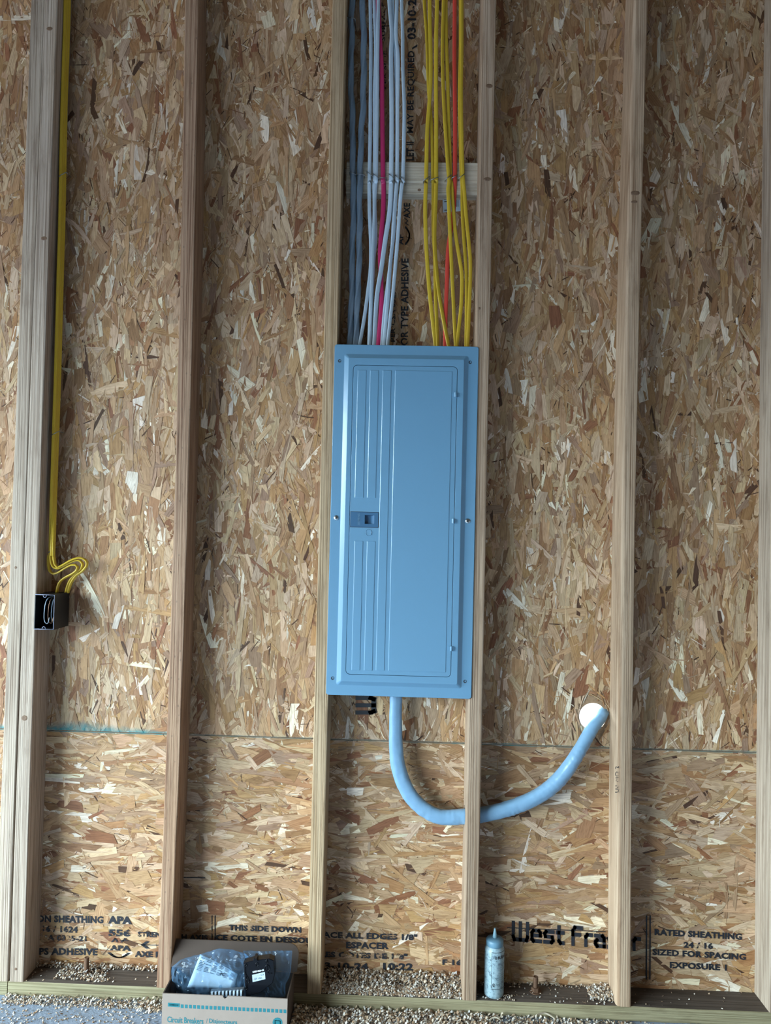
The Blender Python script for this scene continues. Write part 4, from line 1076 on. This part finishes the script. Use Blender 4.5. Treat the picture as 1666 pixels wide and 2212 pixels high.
# terminal bar with teeth
tb=empty('terminal_bar',U(*B_(560,1140),-.105)); tag(tb,'grey toothed terminal bar lying in the front of the carton','terminal bar')
def tadd(o): o.matrix_parent_inverse=Matrix.Translation(-tb.location); return o
pa=U(*B_(560,1098),-.100); pb=U(*B_(880,1078),-.100)
mbx=MB(); v=[pa,pb,pb+Vector((0,.012,.002)),pa+Vector((0,.012,.002))]; v+= [p+Vector((0,0,-.010)) for p in v]
mbx.add(v,[(0,1,2,3),(4,7,6,5),(0,4,5,1),(1,5,6,2),(2,6,7,3),(3,7,4,0)]); o=mbx.build('bar',M['galv'],tb); fixn(o); tadd(o)
for k in range(9):
    p=pa.lerp(pb,(k+.5)/9); o=MB().box(p.x-.0022,p.x+.0022,p.y-.003,p.y+.001,p.z-.012,p.z+.002).build('tooth',M['white'],tb); tadd(o)

# ------------------------------------------------------------------ sawdust and shavings
def shavings(name, regions, seed, label, cat='sawdust'):
    rng=random.Random(seed); V=[];Fc=[];CC=[]
    pal=[(.52,.42,.32),(.62,.55,.47),(.42,.30,.20),(.68,.64,.58),(.33,.21,.13),(.50,.48,.46)]
    for (x0,x1,y0,y1,z,hgt,cnt,lmin,lmax) in regions:
        for i in range(cnt):
            x=rng.uniform(x0,x1); y=rng.uniform(y0,y1)
            hh=hgt(x,y) if callable(hgt) else hgt
            if hh<=0: continue
            zz=z+.0008+rng.random()**1.3*hh
            L=rng.uniform(lmin,lmax); w=rng.uniform(.0009,.0026)*(1.3 if L>.008 else 1); az=rng.uniform(0,6.283); el=rng.gauss(0,.45); curl=rng.uniform(.3,2.6)
            ca,sa=math.cos(az),math.sin(az); c=rng.choice(pal); k=rng.uniform(.75,1.2); c=tuple(min(1,q*k) for q in c)
            b=len(V); n=4; px=py=0
            for j in range(n+1):
                t=j/n; ph=el+curl*(t-.5)*1.4
                lx=L*(t-.5)*math.cos(el); lz=L*.25*math.sin(math.pi*t)*min(1,curl)+L*(t-.5)*math.sin(el)
                ww=w*(.5+.5*math.sin(math.pi*min(.9,max(.1,t))))
                for s_ in (-1,1):
                    V.append((x+lx*ca-s_*ww*sa, y+lx*sa+s_*ww*ca, max(z+.0004,zz+lz+s_*ww*.5*math.sin(az*3)))); CC.append(c)
            for j in range(n): q=b+2*j; Fc.append((q,q+1,q+3,q+2))
    me=bpy.data.meshes.new(name); me.from_pydata(V,[],Fc); me.update()
    ca_=me.color_attributes.new('flake','FLOAT_COLOR','POINT'); ca_.data.foreach_set('color',np.hstack([np.array(CC,dtype=np.float32),np.ones((len(CC),1),dtype=np.float32)]).ravel())
    me.materials.append(M['chips']); o=bpy.data.objects.new(name,me); COL.objects.link(o); tag(o,label,cat,kind='stuff'); return o
sx=lambda co,z,s: float(np.polyval(co,z))+s*.0195
b3l=sx(c3,.05,1); b3r=sx(c4,.05,-1)
def pile3(x,y):
    t=(x-b3l)/(b3r-b3l); base=.030*(y/.089)**1.2
    if .52<t<.66 and y<.05: base*=.15
    if y<.022+.012*math.sin(x*40): base*=.1
    return base
shavings('sawdust',[(b3l,b3r,.006,.083,.038,pile3,5200,.004,.011)],1,'heap of pale wood shavings on the sole plate below the panel')
b1l=sx(cB,.05,1); b1r=sx(c2,.05,-1)
xm=U(186,2095,.05).x
def p1(x,y): 
    return .010 if y>.070 else max(0,.010-abs(x-xm)*.10)+ (.002 if abs(x-xm)<.09 else .0)
shavings('sawdust',[(b1l,b1r,.070,.084,.038,.012,420,.004,.009),(xm-.075,xm+.06,.015,.08,.038,p1,420,.004,.008),(xm+.02,xm+.075,.010,.03,.038,.004,70,.004,.008),(b1l,b1r,.004,.08,.038,.001,40,.003,.006)],2,'scattered shavings around the bolt right of the doubled stud')
b4l=sx(c4,.05,1); b4r=sx(c5,.05,-1)
shavings('sawdust',[(b4r-.06,b4r-.002,.02,.084,.038,lambda x,y:.016*max(0,1-(b4r-x)/.06)+.001,500,.004,.009),(b4l,b4r,.075,.086,.038,.005,160,.003,.007),(b4l+.02,b4l+.1,.006,.03,.038,.002,60,.003,.007),(b4l,b4r,.004,.08,.038,.001,110,.003,.006)],3,'light dusting of shavings on the sole plate beside the bottle')
b5l=sx(c5,.05,1)
shavings('sawdust',[(b5l,b5l+.36,.004,.086,.038,.0008,26,.002,.005)],4,'few specks of sawdust on the sole plate under the spacing stencil')
cr=cx1+.004
def fl_h(x,y): return .012
shavings('sawdust',[(-1.05,cx0-.003,-.035,-.002,0,lambda x,y:.010*(1+ y/.035)+.001,1300,.003,.008),(-1.05,cx0-.003,-.12,-.03,0,.001,420,.003,.007),
   (cx0-.09,cx0-.01,-.05,-.002,0,.014,220,.004,.012)],5,'shavings on the bluish concrete left of the carton')
shavings('sawdust',[(cr,.25,-.16,-.003,0,lambda x,y:.012,7500,.004,.012),(.25,.62,-.16,-.003,0,lambda x,y:.008*max(0,1-(x-.25)/.6),2600,.004,.012),(.45,1.1,-.16,-.003,0,.002,700,.003,.010)],6,'thick layer of curly shavings on the floor right of the carton')
# larger curls lying on top at the right
rng=random.Random(77)
for (px,py,L,az,l) in ((1085,2194,.020,1.3,'large upright curl of wood below the bottle'),(1070,2204,.030,.1,'flat curl of wood on the floor below the bottle'),(1180,2198,.055,-.35,'long pale splinter on the floor below the nut and bolt')):
    c=UZ(px,py,.012); P=[]
    for i in range(7):
        t=i/6; P.append(Vector((c.x+L*(t-.5)*math.cos(az),c.y+L*.2*math.sin(3*t),c.z+L*(t-.5)*math.sin(az)*.5+.004*math.sin(math.pi*t))))
    tag(fixn(sweep(P,.0022,.0006,lambda t:t*1.2,.003,8).build('wood_curl',M['block'],None,True)),l,'wood shaving')
